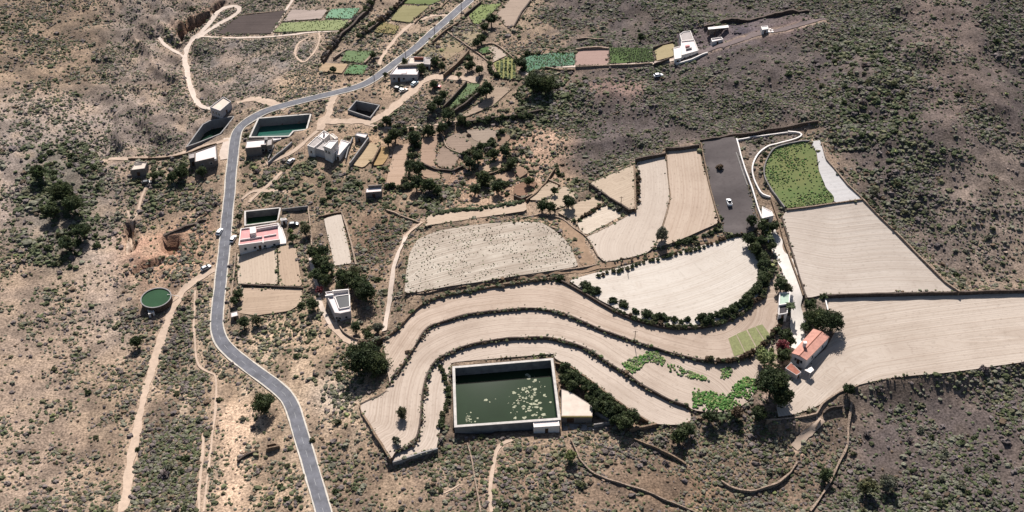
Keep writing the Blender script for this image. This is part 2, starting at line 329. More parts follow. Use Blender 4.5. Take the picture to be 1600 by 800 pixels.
# other ground levels the embankments run down to (outline, height above base)
LEVELS = [
 ([(604,728),(640,722),(684,711),(694,690),(706,684),(880,676),(905,690),(905,706),(700,735),(620,760)], -.6),
 ([(868,573),(890,578),(920,598),(950,622),(985,647),(1014,664),(985,668),(930,668),(878,668),(872,640)], -.4),
 ([(545,640),(558,634),(572,664),(594,698),(607,722),(590,730)], 1.2),
 ([(1200,660),(1250,655),(1279,651),(1289,652),(1288,661),(1250,668),(1200,668)], 3.3),
 ([(905,702),(1000,690),(1080,700),(1180,700),(1240,720),(1200,790),(1000,790)], -.3),
]
# reservoirs and pits: outline at the rim, rim height, wall thickness, water below rim
TANKS = {
 'big': (TANK1, 2.6, .75, 3.6),
 'road': ([(403,184.5),(487,177.5),(480,203),(459,205.5),(452,213.5),(389,215)], .5, .6, 4.2),
 'bend': ([(290,230),(316,194),(327,188),(368,180),(355,197),(345,209),(310,223)], .5, .55, 4.5),
 'small': ([(543,172),(556,156.5),(594,164),(579,184)], 1.0, .5, 3.4),
 'terrace': ([(382,330),(439,324),(435,346),(382,353)], .8, .5, 3.2),
}
PITS = [([(255,372),(280,367),(279,394),(266,399),(254,393)], -6), ([(196,345),(210,343),(211,392),(196,400)], -6), ([(275,52),(284,40),(300,31),(324,19),(327,27),(313,41),(296,55),(284,64)], -8),
        ([(325,16),(350,0),(353,3),(331,22)], -5), ([(206,425),(225,411),(250,405),(253,412),(230,419),(212,428)], -2.5)]

fieldw = {}
for nm, pl, off, *_ in FIELDS: fieldw[nm] = cast(pl, off, Hb)[:, :2]
# ---- grid
gx0, gx1, gy0, gy1, G = -330.0, 330.0, 130.0, 640.0, 1.25
nx = int((gx1-gx0)/G)+1; ny = int((gy1-gy0)/G)+1
ix = np.linspace(gx0, gx1, nx); iy = np.linspace(gy0, gy1, ny)
XX, YY = np.meshgrid(ix, iy)
def gmask(poly, wob=0.0, seed=9):
    poly = np.asarray(poly)[:, :2]; m = np.zeros(XX.shape, bool); pad = 4+2*wob
    a = max(0, int((poly[:,0].min()-pad-gx0)/G)); b = min(nx, int((poly[:,0].max()+pad-gx0)/G)+2)
    c = max(0, int((poly[:,1].min()-pad-gy0)/G)); d = min(ny, int((poly[:,1].max()+pad-gy0)/G)+2)
    if a >= b or c >= d: return m
    x = XX[c:d, a:b]; y = YY[c:d, a:b]
    if wob: x, y = x+wob*2*fbm(x, y, 9, seed), y+wob*2*fbm(x, y, 9, seed+20)
    m[c:d, a:b] = poly_in(x, y, poly); return m
def box1(a, r, ax):
    pad = [(0, 0), (0, 0)]; pad[ax] = (r+1, r); c = np.cumsum(np.pad(a, pad, mode='edge'), axis=ax)
    n = a.shape[ax]; hi = np.take(c, np.arange(2*r+1, 2*r+1+n), axis=ax); lo = np.take(c, np.arange(0, n), axis=ax)
    return (hi-lo)/(2*r+1)
def blur(a, m):
    r = max(1, int(round(m/G/1.7))); a = a.astype(float)
    for _ in range(3): a = box1(box1(a, r, 0), r, 1)
    return a
def dilate(m, d): return blur(m, d) > 0.02
M = np.zeros(XX.shape); O = np.zeros(XX.shape); slab = np.zeros(XX.shape, bool)
for pl, off in LEVELS:
    k = gmask(cast(pl, off, Hb)); M[k] = 1; O[k] = off
for nm, pl, off, *_ in FIELDS:
    k = gmask(fieldw[nm])
    M[k] = 1; O[k] = off-0.15; slab |= k
    if nm not in NOSLAB: O[k] = off-0.4
tankw = {}; cutm = np.zeros(XX.shape, bool)
for nm, (pl, rim, th, drop) in TANKS.items():
    c = cast([np.mean(np.array(pl), 0)], 0, Hb)[0]; z = c[2]+rim
    p = ccw(castz(pl, z)); tankw[nm] = (p, z, th, drop)
    cutm |= gmask(inset(p, 0.15))
bw = blur(M, 9.0)
OUT = blur(M*O, 9.0)/np.maximum(bw, 1e-4)*np.clip(bw*2.2, 0, 1)
OFF = np.where(M > 0, O, OUT)
# the round tank stands on its own; roads keep the ground smooth
ROAD = [(760,-22),(730,4),(706,25),(677,50),(650,75),(616,100),(603,110),(575,129),(545,140),(500,151),(450,164),(412,176),(387,190),(372,204),(366.5,225),(364,250),(361,276),(358.5,307),(355,340),(352,375),(349.5,400),(346.5,425),(344,450),(341,475),(339,500),(340.5,519),(347.5,536),(362,552),(387,572),(425,600),(446,618),(457,637),(466,665),(475,695),(486,732),(497,770),(508,810),(516,845)]
TRACKS = [  # outline of dirt tracks: centre line, width m, edge raggedness, colour key
 ([(337,421),(320,429),(300,443),(285,458),(272,480),(262,503),(252,530),(243,557),(236,585),(228,612),(221,640),(214,668),(208,700),(202,738),(196,770),(192,800)], 2.7, .35, 'pale'),
 ([(330,171),(313,165),(305,155),(299,140),(295,120),(290,98),(291,82),(297,68),(310,55),(325,40),(340,22),(352,13),(365,10),(374,13),(372,20),(360,28),(345,36),(328,47),(308,60)], 2.4, .4, 'white'),
 ([(291,92),(275,82),(258,70),(248,60)], 1.6, .4, 'white'),
 ([(310,57),(340,58),(380,59),(420,58),(460,54),(498,50),(530,48)], 1.6, .4, 'white'),
 ([(499,51),(498,68),(488,86),(474,97),(462,86),(466,70),(480,60)], 1.0, .5, 'pale'),
 ([(423,53),(436,33),(447,16),(455,4),(460,-8)], 1.6, .3, 'white'),
 ([(526,147),(519,163),(512,180),(503,192),(498,204)], 3.4, .6, 'pale'),
 ([(505,190),(535,191),(560,191),(584,188),(610,173),(632,153),(648,138),(665,126),(690,120),(720,123),(748,126)], 3.6, .6, 'pale'),
 ([(357,219),(345,222),(325,228),(300,235),(275,243),(250,247),(225,247.5),(200,248),(170,250)], 2.2, .2, 'pale'),
 ([(700,24),(675,25),(655,33),(638,42),(622,56),(606,76),(596,92),(592,102)], 1.8, .4, 'pale'),
 ([(820,117),(836,109),(855,105),(900,104),(960,103),(1000,101),(1022,99),(1040,96),(1060,92)], 2.0, .4, 'white'),
 ([(1196,345),(1204,365),(1212,385),(1222,405),(1231,425),(1238,448),(1242,475),(1248,500),(1247,520),(1242,545)], 4.8, .3, 'drive'),
 ([(635,368),(628,385),(622,398),(615,425),(611,450),(609,470),(605,495),(600,518)], 1.7, .3, 'white'),
 ([(660,348),(650,356),(640,363),(634,371)], 1.4, .3, 'pale'),
 ([(445,300),(420,298),(395,300),(378,312)], 1.4, .5, 'pale'),
 ([(440,270),(425,285),(405,300),(388,316)], 1.8, .5, 'pale'),
 ([(416,256),(440,247),(460,235),(476,222),(496,205)], 2.2, .5, 'pale'),
 ([(485,400),(488,418),(492,435),(496,448),(502,462)], 1.5, .3, 'white'),
 ([(497,466),(505,485),(513,500),(519,507)], 1.8, .15, 'white'),
 ([(520,505),(527,518),(538,528),(552,535),(570,537)], 3.2, .4, 'pale'),
 ([(305,455),(304,480),(303,510),(305,540),(307,560),(313,575),(328,583),(337,590),(337,640),(331,690),(325,740),(318,800)], .7, .25, 'pale'),
 ([(318,680),(316,720),(312,760),(311,800)], .9, .3, 'pale'),
 ([(800,687),(785,693),(776,705),(772,725),(768,745),(766,770),(768,800)], 1.0, .4, 'pale'),
 ([(690,772),(705,765),(718,757)], .5, .3, 'pale'),
 ([(1240,700),(1250,690),(1262,676),(1275,665),(1281,655)], 2.4, .7, 'pale'),
 ([(700,450),(740,444),(800,435),(850,428),(880,424),(920,421),(960,414),(1005,404),(1060,389),(1110,374),(1135,368)], 2.6, .5, 'brown'),
 ([(826,338),(850,340),(870,346),(885,358),(898,372),(908,390),(917,408),(921,420)], 4.2, .5, 'brown'),
 ([(200,330),(208,360),(203,385),(200,400)], 1.0, .4, 'pale'),
 ([(248,262),(232,285),(222,310),(214,335),(206,365),(201,395)], 1.0, .5, 'pale'),
 ([(1062,92),(1085,84),(1110,76),(1140,68),(1180,55),(1230,45),(1290,30)], 3.0, .7, 'dark'),
 ([(448,170),(420,160),(395,155),(370,160)], 3.0, .8, 'pale'),
 ([(357,216),(352,232),(350,250)], 4.0, .5, 'white'),
 ([(570,195),(600,200),(640,200),(680,196),(715,190)], 1.2, .5, 'pale'),
]
roadc = spline(cast(ROAD, 0, Hb)[:, :2], 2.0)
keep = np.zeros(XX.shape, bool)          # kept free of scrub and of rough ground
d, _ = line_dist(XX.ravel(), YY.ravel(), roadc); roadd = d.reshape(XX.shape)
trackd = np.full(XX.shape, 99.0)
trackw = []
for pl, wd, rg, ck in TRACKS:
    c = spline(cast(pl, 0, Hb)[:, :2], 1.5); trackw.append(c)
    x0, x1 = c[:,0].min()-8, c[:,0].max()+8; y0, y1 = c[:,1].min()-8, c[:,1].max()+8
    q = (XX > x0) & (XX < x1) & (YY > y0) & (YY < y1)
    if q.any():
        d, _ = line_dist(XX[q], YY[q], c[::2] if len(c) > 4 else c); trackd[q] = np.minimum(trackd[q], d-wd/2)
HILL = [(835,-60),(1700,-60),(1700,330),(1480,430),(1400,350),(1345,300),(1290,215),(1270,190),(1100,215),(1000,240),(925,280),(880,260),(860,205),(850,170),(900,130),(870,60)]
rough = 1-np.clip(blur(slab | cutm | (roadd < 4) | (trackd < .6), 2.5)*1.6, 0, 1)
HG = Hb(XX, YY) + OFF
HG += rough*(1.5*fbm(XX, YY, 16, 3, 4) + 0.35*vnoise(XX, YY, 3, 33))
hm = blur(gmask(cast(HILL, 0, Hb)), 14)*np.clip(blur(rough, 6)*1.6-.6, 0, 1)
HG += hm*(7.5*(.25-np.abs(fbm(XX+.4*YY, YY, 48, 180, 3)))+2.4*(.2-np.abs(fbm(XX, YY, 17, 184, 3))))
rav = [(150,-40),(300,-40),(330,60),(320,150),(300,235),(150,250)]; rm = blur(gmask(cast(rav, 0, Hb)), 10)*rough
HG += rm*(12.0*(.2-np.abs(fbm(XX*1.3+YY*.8, YY*.6-XX*.3, 26, 190, 4)))+2.0*(.2-np.abs(fbm(XX, YY, 9, 194, 3))))
low = [(120,500),(330,520),(345,640),(560,640),(610,740),(900,700),(1280,660),(1340,610),(1700,570),(1700,860),(120,860)]; lm = blur(gmask(cast(low, 0, Hb)), 8)*rough
HG += lm*(2.2*(.2-np.abs(fbm(XX*1.6, YY*.7, 20, 198, 4))))
for pl, off in PITS:
    k = gmask(cast(pl, 0, Hb), .8); HG[k] += off*(0.85+0.5*vnoise(XX, YY, 5, 71)[k])
HG[cutm] = np.minimum(HG[cutm], Hb(XX, YY)[cutm]-7.0)
# flatten under the road
fx = np.clip(1.5-roadd/4.0, 0, 1); sm = blur(HG, 5.0); HG = np.where(cutm, HG, HG*(1-fx)+sm*fx)
def Hf(x, y):
    x = np.asarray(x, float); y = np.asarray(y, float)
    u = np.clip((x-gx0)/G, 0, nx-1.001); v = np.clip((y-gy0)/G, 0, ny-1.001); i = u.astype(int); j = v.astype(int); a = u-i; b = v-j
    return HG[j,i]*(1-a)*(1-b)+HG[j,i+1]*a*(1-b)+HG[j+1,i]*(1-a)*b+HG[j+1,i+1]*a*b
HS = blur(HG, 3.0); HS = np.where(blur(cutm, 3) > .01, Hb(XX, YY)+OFF, HS)
def Hs(x, y):   # smooth version, steady to look up points on
    u = np.clip((np.asarray(x)-gx0)/G, 0, nx-1.001); v = np.clip((np.asarray(y)-gy0)/G, 0, ny-1.001)
    return HS[v.astype(int), u.astype(int)]
def P(px, py, off=0.0): return cast([(px, py)], off, Hs)[0]
def PL(pts, off=0.0): return cast(pts, off, Hs)

# ------------------------------------------------------------------ soil colours
base = np.array(S(146,126,107)); soil = np.ones(XX.shape+(3,))*base
n1 = fbm(XX, YY, 22, 11); n2 = fbm(XX, YY, 7, 15)
def mixin(wt, col): 
    global soil
    soil = soil*(1-wt[..., None]) + np.array(col)*wt[..., None]
mixin(np.clip(n1*1.6+.2, 0, .8), S(188,160,136)); mixin(np.clip(-n1*1.5, 0, .7), S(128,110,96))
def region(pl, col, feather=5, op=1.0, wob=2.5, patch=0.0, seed=5):
    k = blur(gmask(PL(pl), wob, seed), feather)*op
    if patch: k = k*np.clip(0.5+patch*fbm(XX, YY, 10, seed), 0, 1)
    mixin(np.clip(k, 0, 1), col)
region(HILL, S(106,96,94), 8, .95)
region(HILL, S(84,77,78), 3, .6, 3, 2.0, 31)
region([(870,180),(1000,150),(1250,130),(1270,185),(1100,213),(930,270),(880,230)], S(114,103,101), 8, .85)
region([(905,130),(960,120),(1010,128),(1020,145),(990,155),(920,152),(895,140)], S(166,136,126), 4, .8)
region([(820,60),(900,25),(960,18),(950,45),(900,62),(860,80)], S(168,142,120), 5, .5, 3, 2, 44)
region([(1035,60),(1080,30),(1160,25),(1240,18),(1290,22),(1250,50),(1180,70),(1120,92),(1060,100)], S(118,106,110), 4, .9)
region([(1140,35),(1165,32),(1172,50),(1150,58)], S(70,66,78), 2, .9)
region([(1170,60),(1240,28),(1290,20),(1280,40),(1210,62)], S(134,112,108), 4, .7)
region([(1300,-20),(1318,-20),(1312,60),(1300,90),(1285,60)], S(150,128,116), 4, .7)
region([(1155,218),(1230,208),(1248,212),(1200,230),(1178,255),(1178,290),(1195,305),(1172,300)], S(122,112,106), 2, .9)
region([(1290,215),(1350,300),(1420,370),(1420,345),(1360,285),(1310,215)], S(140,124,112), 3, .6)
# upper left waste land
region([(170,-40),(500,-40),(520,150),(340,175),(330,240),(170,250)], S(164,147,136), 8, .85)
region([(310,62),(500,58),(520,100),(440,130),(350,140),(315,100)], S(150,141,136), 3, .9, 2, 2.4, 61)
region([(430,125),(500,95),(520,130),(470,150),(430,155)], S(206,176,146), 5, .7)
region([(200,130),(290,110),(300,200),(290,240),(200,245)], S(140,126,121), 8, .7, 3, 2, 63)
region([(170,0),(280,0),(300,60),(240,110),(170,120)], S(160,147,140), 8, .7, 3, 2.5, 65)
region([(255,40),(300,22),(350,0),(352,10),(310,50),(280,66)], S(200,170,148), 4, .9)
# left slope
region([(170,360),(250,360),(300,350),(335,330),(330,400),(300,440),(250,450),(170,430)], S(206,166,138), 6, .9)
region([(200,370),(280,365),(284,402),(250,412),(205,428)], S(212,168,142), 3, 1)
region([(215,430),(275,435),(285,470),(255,500),(215,505)], S(196,160,136), 4, .7)
region([(300,440),(336,430),(335,520),(380,570),(440,640),(480,790),(330,800),(300,600)], S(194,166,138), 8, .75)
region([(340,650),(372,625),(398,640),(388,700),(380,800),(340,800),(345,720)], S(228,194,166), 5, .95)
region([(170,480),(250,480),(230,620),(200,760),(170,780)], S(142,121,102), 8, .75)
region([(230,650),(300,640),(320,800),(215,800)], S(150,129,108), 8, .75)
region([(380,500),(470,490),(540,520),(560,620),(600,720),(560,800),(520,790),(480,640),(400,570)], S(202,174,146), 8, .75)
region([(400,515),(460,505),(470,525),(430,540)], S(226,196,164), 4, .8)
region([(480,600),(540,590),(560,630),(530,640),(490,640)], S(214,194,176), 5, .9)
# middle
region([(370,250),(480,250),(600,280),(600,330),(500,330),(440,320),(375,320)], S(146,125,104), 8, .7)
region([(540,325),(640,330),(630,380),(600,470),(560,440)], S(138,110,90), 6, .7)
region([(700,265),(800,190),(880,190),(880,240),(850,290),(790,310),(700,320)], S(196,160,136), 8, .8)
region([(820,205),(865,198),(880,225),(850,255),(825,245)], S(222,186,160), 5, .9)
region([(850,100),(930,105),(900,180),(840,190),(790,170)], S(140,120,106), 8, .7)
region([(520,110),(600,130),(640,150),(570,190),(520,200)], S(188,160,136), 5, .7)
region([(600,120),(680,120),(640,150),(600,140)], S(216,188,162), 3, .9)
region([(560,205),(620,205),(600,260),(545,262)], S(210,178,146), 4, .9)
region([(600,160),(720,150),(720,200),(600,200)], S(150,130,114), 5, .7)
region([(725,80),(770,90),(775,122),(700,118)], S(190,166,146), 4, .7)
region([(690,-30),(840,-30),(830,60),(780,60),(740,40),(640,95),(620,90)], S(156,138,120), 6, .7)
region([(480,0),(640,-30),(720,-30),(600,100),(500,100)], S(168,148,130), 6, .6)
# foot of the terraces
region([(480,640),(620,730),(900,690),(900,830),(500,830)], S(148,126,106), 8, .8)
region([(660,720),(760,700),(880,700),(900,760),(840,800),(680,800)], S(136,119,112), 6, .7, 3, 2, 81)
region([(800,730),(850,722),(870,750),(820,760)], S(206,170,146), 5, .9)
region([(745,715),(790,700),(795,760),(760,780)], S(200,164,142), 5, .8)
region([(890,700),(1100,665),(1280,655),(1320,640),(1330,830),(890,830)], S(138,117,100), 8, .85)
region([(1000,765),(1100,735),(1130,755),(1110,790),(1020,800)], S(172,138,108), 6, .7)
region([(1330,600),(1420,590),(1700,560),(1700,850),(1270,850),(1320,720)], S(106,96,95), 6, .9)
region([(1250,680),(1280,660),(1260,700),(1240,720)], S(204,170,150), 3, .9)
region([(1170,610),(1235,590),(1236,640),(1180,650)], S(170,148,136), 3, .8)
region([(1215,400),(1262,465),(1292,470),(1300,510),(1250,560),(1195,560)], S(196,178,164), 3, .9)
# beyond the photograph's own left and right margins the slope and the hill simply go on
region([(-60,150),(190,140),(195,300),(120,400),(-60,360)], S(196,180,172), 12, .6)
region([(40,230),(130,220),(160,360),(110,440),(50,400)], S(104,104,92), 9, .7)
region([(120,360),(190,340),(196,560),(130,540)], S(206,188,176), 9, .6)
region([(-60,430),(120,430),(130,830),(-60,830)], S(184,162,146), 12, .6)
region([(1400,-40),(1500,-40),(1560,170),(1540,240),(1440,170)], S(150,130,120), 12, .6)
region([(1470,260),(1640,230),(1640,450),(1500,450),(1430,380)], S(180,160,146), 10, .6)
streak = vnoise(XX, YY*.14, 4.5, 170)+.6*vnoise(XX, YY*.2, 2.2, 171)
kk = blur(gmask(PL([(190,430),(340,430),(560,620),(600,830),(180,830)]), 3), 8)
mixin(np.clip(streak*1.6, 0, .7)*kk, S(226,200,174)); mixin(np.clip(-streak*1.4, 0, .5)*kk, S(150,130,114))
dm_ = 1-.75*np.clip(blur(gmask(PL(HILL)), 10)+blur(gmask(PL([(1330,600),(1420,590),(1700,560),(1700,850),(1270,850),(1320,720)])), 8)+.6*blur(gmask(PL([(890,700),(1100,665),(1280,655),(1320,640),(1330,830),(660,830),(660,720)])), 8), 0, 1)
mixin(np.clip(n2*1.2, 0, .45)*dm_, S(190,165,140)); mixin(np.clip(-n2*1.4, 0, .5), S(104,92,82))
region([(560,205),(700,198),(860,190),(870,250),(840,290),(700,320),(600,300)], S(166,132,108), 8, .5, 3, 1.6, 91)
region([(345,655),(372,628),(396,640),(388,700),(380,810),(340,810),(346,720)], S(230,198,170), 3, .85)
region([(400,515),(460,505),(470,525),(430,540)], S(226,196,166), 4, .8)
region([(490,610),(540,600),(556,630),(520,645)], S(218,200,182), 4, .8)
for pl, off in PITS: mixin(blur(gmask(PL(pl), .8), 3), S(150,112,88))
wl = np.clip(1-trackd/2.2, 0, 1)*.6; wl[trackd > 50] = 0; mixin(wl, S(198,172,150))
mixin(np.clip(1.6-roadd/3.4, 0, 1)*.55, S(196,172,148))

# ------------------------------------------------------------------ the ground: one sheet to beyond the horizon
def stretch(a, n=26, q=1.28, sgn=1):
    o = []; s = 2.0; p = a
    for _ in range(n): p += sgn*s; s *= q; o.append(p)
    return np.array(o)
xs = np.concatenate([stretch(gx0, sgn=-1)[::-1], ix, stretch(gx1)]); ys = np.concatenate([stretch(gy0, sgn=-1)[::-1], iy, stretch(gy1)])
GX, GY = np.meshgrid(xs, ys); e = 26
ZZ = Hb(GX, GY); ZZ[e:e+ny, e:e+nx] = HG
blend = np.clip(np.maximum(np.maximum(gx0-GX, GX-gx1), np.maximum(gy0-GY, GY-gy1))/40, 0, 1)
ci = np.clip(np.arange(len(xs))-e, 0, nx-1); cj = np.clip(np.arange(len(ys))-e, 0, ny-1)
ZZ = np.where(blend > 0, Hb(GX, GY)+(HG-Hb(XX, YY))[cj][:, ci]*(1-blend), ZZ)
cols = soil[cj][:, ci].reshape(-1, 3)
n = len(xs); jj, ii = np.meshgrid(np.arange(len(ys)-1), np.arange(n-1), indexing='ij'); a = (jj*n+ii).ravel()
MAT = {}
MAT['soil'] = attr_mat('dry_soil', 'tint', scale=0.35, stones=True)
gme = np_mesh('ground', np.stack([GX.ravel(), GY.ravel(), ZZ.ravel()], 1), np.stack([a, a+1, a+n+1, a+n], 1), MAT['soil'], smooth=True, colors=cols)
tag(link('ground', gme), kind='structure')
# ------------------------------------------------------------------ fields
MAT['field_side'] = mat('stony_bank', S(150,124,102), var=.3, scale=1.2, bump=.4)
def tess(poly, step=3.0, jit=.12):
    b = resample(np.vstack([poly, poly[:1]]), 2.0)[:-1]
    nb = normals2(b, True); b = b + nb*(fbm(b[:,0], b[:,1], 5, 90)*2*jit)[:, None]
    x0, y0 = b.min(0); x1, y1 = b.max(0)
    gx, gy = np.meshgrid(np.arange(x0, x1, step), np.arange(y0, y1, step)); gx, gy = gx.ravel(), gy.ravel()
    k = poly_in(gx, gy, b)
    if k.any():
        dd, _ = line_dist(gx, gy, np.vstack([b, b[:1]])); k &= dd > step*.45
    pts = [Vector(p) for p in b] + [Vector((x, y)) for x, y in zip(gx[k], gy[k])]
    v, _, f, *_ = delaunay_2d_cdt(pts, [], [list(range(len(b)))], 1, 1e-4)
    return np.array([[p.x, p.y] for p in v]), [list(q) for q in f], b
FMATS = {}
def build_field(nm, pl, off, cols, guide, amt, fine, _s):
    poly = ccw(fieldw[nm]); v2, f, b = tess(poly, 3.0 if len(pl) > 8 else 2.5)
    z = (Hb(v2[:,0], v2[:,1])+off) if nm not in NOSLAB else Hf(v2[:,0], v2[:,1])+.1
    v = [(x, y, q) for (x, y), q in zip(v2, z)]; mi = [0]*len(f); faces = list(f)
    if nm not in NOSLAB:
        i = len(v); m = len(b); zb = Hb(b[:,0], b[:,1])+off
        v += [(x, y, q) for (x, y), q in zip(b, zb)] + [(x, y, q-3.0) for (x, y), q in zip(b, zb)]
        for k in range(m): faces.append((i+k, i+m+k, i+m+(k+1)%m, i+(k+1)%m)); mi.append(1)
    key = (cols, amt, fine)
    if key not in FMATS: FMATS[key] = field_mat('tilled_earth', S(*cols[0]), S(*cols[1]), amt, fine)
    name = 'crop_field' if nm in CROPS else ('gravel_yard' if nm == 'yard' else 'ploughed_field')
    me = np_mesh(name, v, faces, [FMATS[key], MAT['field_side']], mi)
    va = np.array(v)
    if guide is not None:
        g = spline(cast(guide, off, Hb)[:, :2], 1.5); dd, arc = line_dist(va[:,0], va[:,1], g)
    else: arc, dd = va[:,0], va[:,1]
    uvl = me.uv_layers.new(name='UVMap'); li = np.empty(len(me.loops), np.int32); me.loops.foreach_get('vertex_index', li)
    uvl.data.foreach_set('uv', np.stack([arc, dd], 1)[li].astype(np.float32).ravel())
    return tag(link(name, me), kind='structure')
CROPS = {'G1','T1','T2','T3','T3b','T4','T5','T6','T7','T9','T10','T12','T14','T15','T16'}
for fd in FIELDS: build_field(*fd)

# ------------------------------------------------------------------ road and tracks
def ribbon(name, c, width, m, lift, rag=0.0, offset=0.0, cross=3, seed=1, ref=None):
    nrm = normals2(c); v = []; f = []; k = cross+1
    s = np.arange(len(c))
    wl_ = width/2*(1+rag*2*fbm(s*2.0, s*0+seed*7, 7, 40)); wr_ = width/2*(1+rag*2*fbm(s*2.0, s*0+seed*7+55, 7, 43))
    for j in range(k):
        t = j/cross; p = c[:, :2]+nrm*(offset-wr_*(1-t)+wl_*t)[:, None]
        z = np.maximum(Hf(p[:,0], p[:,1]), HfMax(p))+lift; v.append(np.column_stack([p, z]))
    v = np.stack(v, 1).reshape(-1, 3)
    for i in range(len(c)-1):
        for j in range(cross): a = i*k+j; f.append((a, a+k, a+k+1, a+1))
    return np_mesh(name, v, np.array(f)[:, ::-1], m, smooth=True)
def HfMax(p):
    d = .6; x, y = p[:,0], p[:,1]
    return np.max([Hf(x+a, y+b) for a in (-d, d) for b in (-d, d)], 0)
MAT['asphalt'] = mat('asphalt', S(146,146,154,.42), var=.2, scale=.3, bump=.05)
MAT['edge'] = mat('pale_kerb', S(236,226,212), var=.15, scale=.6)
MAT['paint'] = mat('white_road_paint', S(196,196,196), var=.2, scale=1.0)
TM = {'drive': mat('drive_white', S(246,236,226,.6), var=.08, scale=.5, bump=.1), 'pale': mat('track_pale', S(216,190,168), var=.12, scale=.5, bump=.2), 'white': mat('track_white', S(232,212,196), var=.1, scale=.5, bump=.2),
      'brown': mat('track_brown', S(178,148,122), var=.18, scale=.6, bump=.3), 'dark': mat('track_dark', S(132,116,114), var=.15, scale=.5, bump=.2)}
rc = spline(PL(ROAD)[:, :2], 1.5)
tag(link('road', ribbon('road', rc, 4.2, MAT['asphalt'], .10, cross=5)), kind='structure')
for sgn in (-1, 1):
    tag(link('road_edge', ribbon('road_edge', rc, .42, MAT['edge'], .17, .5, sgn*2.25, 1, 3+sgn)), kind='structure')
mb = MB(); nr = normals2(rc)
for i in range(0, len(rc)-3, 4):
    q = [rc[i, :2]-nr[i]*.05, rc[i+2, :2]-nr[i+2]*.05, rc[i+2, :2]+nr[i+2]*.05, rc[i, :2]+nr[i]*.05]
    mb.quad(*[(p[0], p[1], float(HfMax(np.array([p]))[0])+.125) for p in q])
tag(mb.build('road_markings', MAT['paint']), kind='structure')
for k, (pl, wd, rg, ck) in enumerate(TRACKS):
    tag(link('dirt_track', ribbon('dirt_track', spline(PL(pl)[:, :2], 1.5), wd, TM[ck], .07+.004*(k % 9), rg, 0, 4, k+2)), kind='structure')

# ------------------------------------------------------------------ walls
MAT['stone'] = mat('brown_stone', S(172,146,122), var=.35, scale=1.6, bump=.6)
MAT['darkstone'] = mat('dark_basalt_stone', S(120,104,94), var=.35, scale=1.4, bump=.6)
MAT['palestone'] = mat('pale_stone', S(204,178,156), var=.38, scale=2.2, bump=.8)
MAT['white'] = mat('whitewash', S(240,232,226,.7), var=.07, scale=.4)
MAT['concrete'] = mat('shade_toned_concrete', S(178,172,168,.45), var=.22, scale=.5)  # tone darkened so reservoir walls carry their shade in the colour
MAT['greyconc'] = mat('grey_concrete', S(172,168,166), var=.14, scale=.6)
def wall_mesh(name, c, zt, zb, t, m, rag=0.0, seed=0):
    """solid strip wall along world polyline c, tops zt, bottoms zb"""
    nrm = normals2(c); s = np.arange(len(c)); j = rag*2*fbm(s*1.0, s*0+seed, 3.0, 60)
    zt = zt + j*t*.8; h = t/2*(1+rag*fbm(s*1.0, s*0+seed+9, 2.5, 61))
    L = c[:, :2]+nrm*h[:, None]; R = c[:, :2]-nrm*h[:, None]
    v = np.stack([np.column_stack([L, zb]), np.column_stack([L, zt]), np.column_stack([R, zt]), np.column_stack([R, zb])], 1).reshape(-1, 3)
    f = []
    for i in range(len(c)-1):
        a = i*4; b = a+4
        for p in range(3): f.append((a+p, b+p, b+p+1, a+p+1))
    f.append((3, 2, 1, 0)); e = 4*(len(c)-1); f.append((e, e+1, e+2, e+3))
    return np_mesh(name, v, np.array(f)[:, ::-1], m)
_ws = [0]
def wall(name, label, pts, h, t=.5, m='stone', curve=False, cat='wall', group=None, rag=.35, drop=1.2, off=None):
    """free-standing wall; the traced points are its top edge (off: fixed height over the base ground instead)"""
    if name == 'dry_stone_wall': t *= .72; rag = max(rag, .9)
    q = cast(pts, off, Hb)[:, :2] if off is not None else PL(pts, h)[:, :2]
    c = spline(q, 1.5) if curve else resample(q, 1.5)
    zt = (Hb(c[:,0], c[:,1])+off) if off is not None else (Hs(c[:,0], c[:,1])+h)
    if len(c) > 6: zt = np.convolve(np.pad(zt, 2, mode='edge'), np.ones(5)/5, 'valid')
    zb = np.minimum(zt-h, Hf(c[:,0], c[:,1]))-drop; _ws[0] += 11
    return tag(link(name, wall_mesh(name, c, zt, zb, t, MAT[m], rag, _ws[0])), label, cat, group)
W_ = wall
W_('terrace_wall', 'long dark stone terrace wall under the brown footpath at the top of the curved terraces', LINE_A, 1.6, .6, 'stone', True, off=4.95)
W_('terrace_wall', 'stone terrace wall below the dark hedge round the semicircular field', HEDGE, 1.2, .5, 'darkstone', True, off=4.95)
W_('terrace_wall', 'upper of the two thin curving walls between the ploughed terraces, ending at the small vegetable plot', LINE_B, 1.1, .45, 'darkstone', True, off=3.88)
W_('terrace_wall', 'lower of the two thin curving walls between the ploughed terraces, passing right behind the big reservoir', LINE_C, 1.2, .45, 'darkstone', True, off=2.8)
W_('retaining_wall', 'straight dark wall dropping from the ploughed terrace to the orchard beside the reservoir', [(868,566),(893,573),(920,592),(951,616),(986,641),(1021,662)], 2.2, .5, 'stone', off=1.6)
W_('retaining_wall', 'grey retaining wall at the bottom left tip of the terraces', [(613,721),(640,713),(660,707),(684,700)], 2.2, .5, 'greyconc', off=1.62)
W_('retaining_wall', 'brown stone edge on the left side of the lowest terraces by the dry slope', [(562,631),(567,647),(577,662),(587,680),(598,696),(610,716)], 1.3, .6, 'stone', off=2.75)
W_('retaining_wall', 'short curved wall in the shade of the big dark tree', [(604,610),(592,618),(577,624),(563,631)], 1.4, .5, 'darkstone', True, off=2.9)
W_('field_wall', 'tall dark stone wall below the small brown field left of the two light strips', [(921,286),(938,297),(955,309),(984,328)], 3.0, .6, 'darkstone', off=7.3)
W_('field_wall', 'stone wall between the small brown field and the narrower light strip', [(991,257),(992.5,290),(993,327)], 1.6, .6, 'stone', off=7.5)
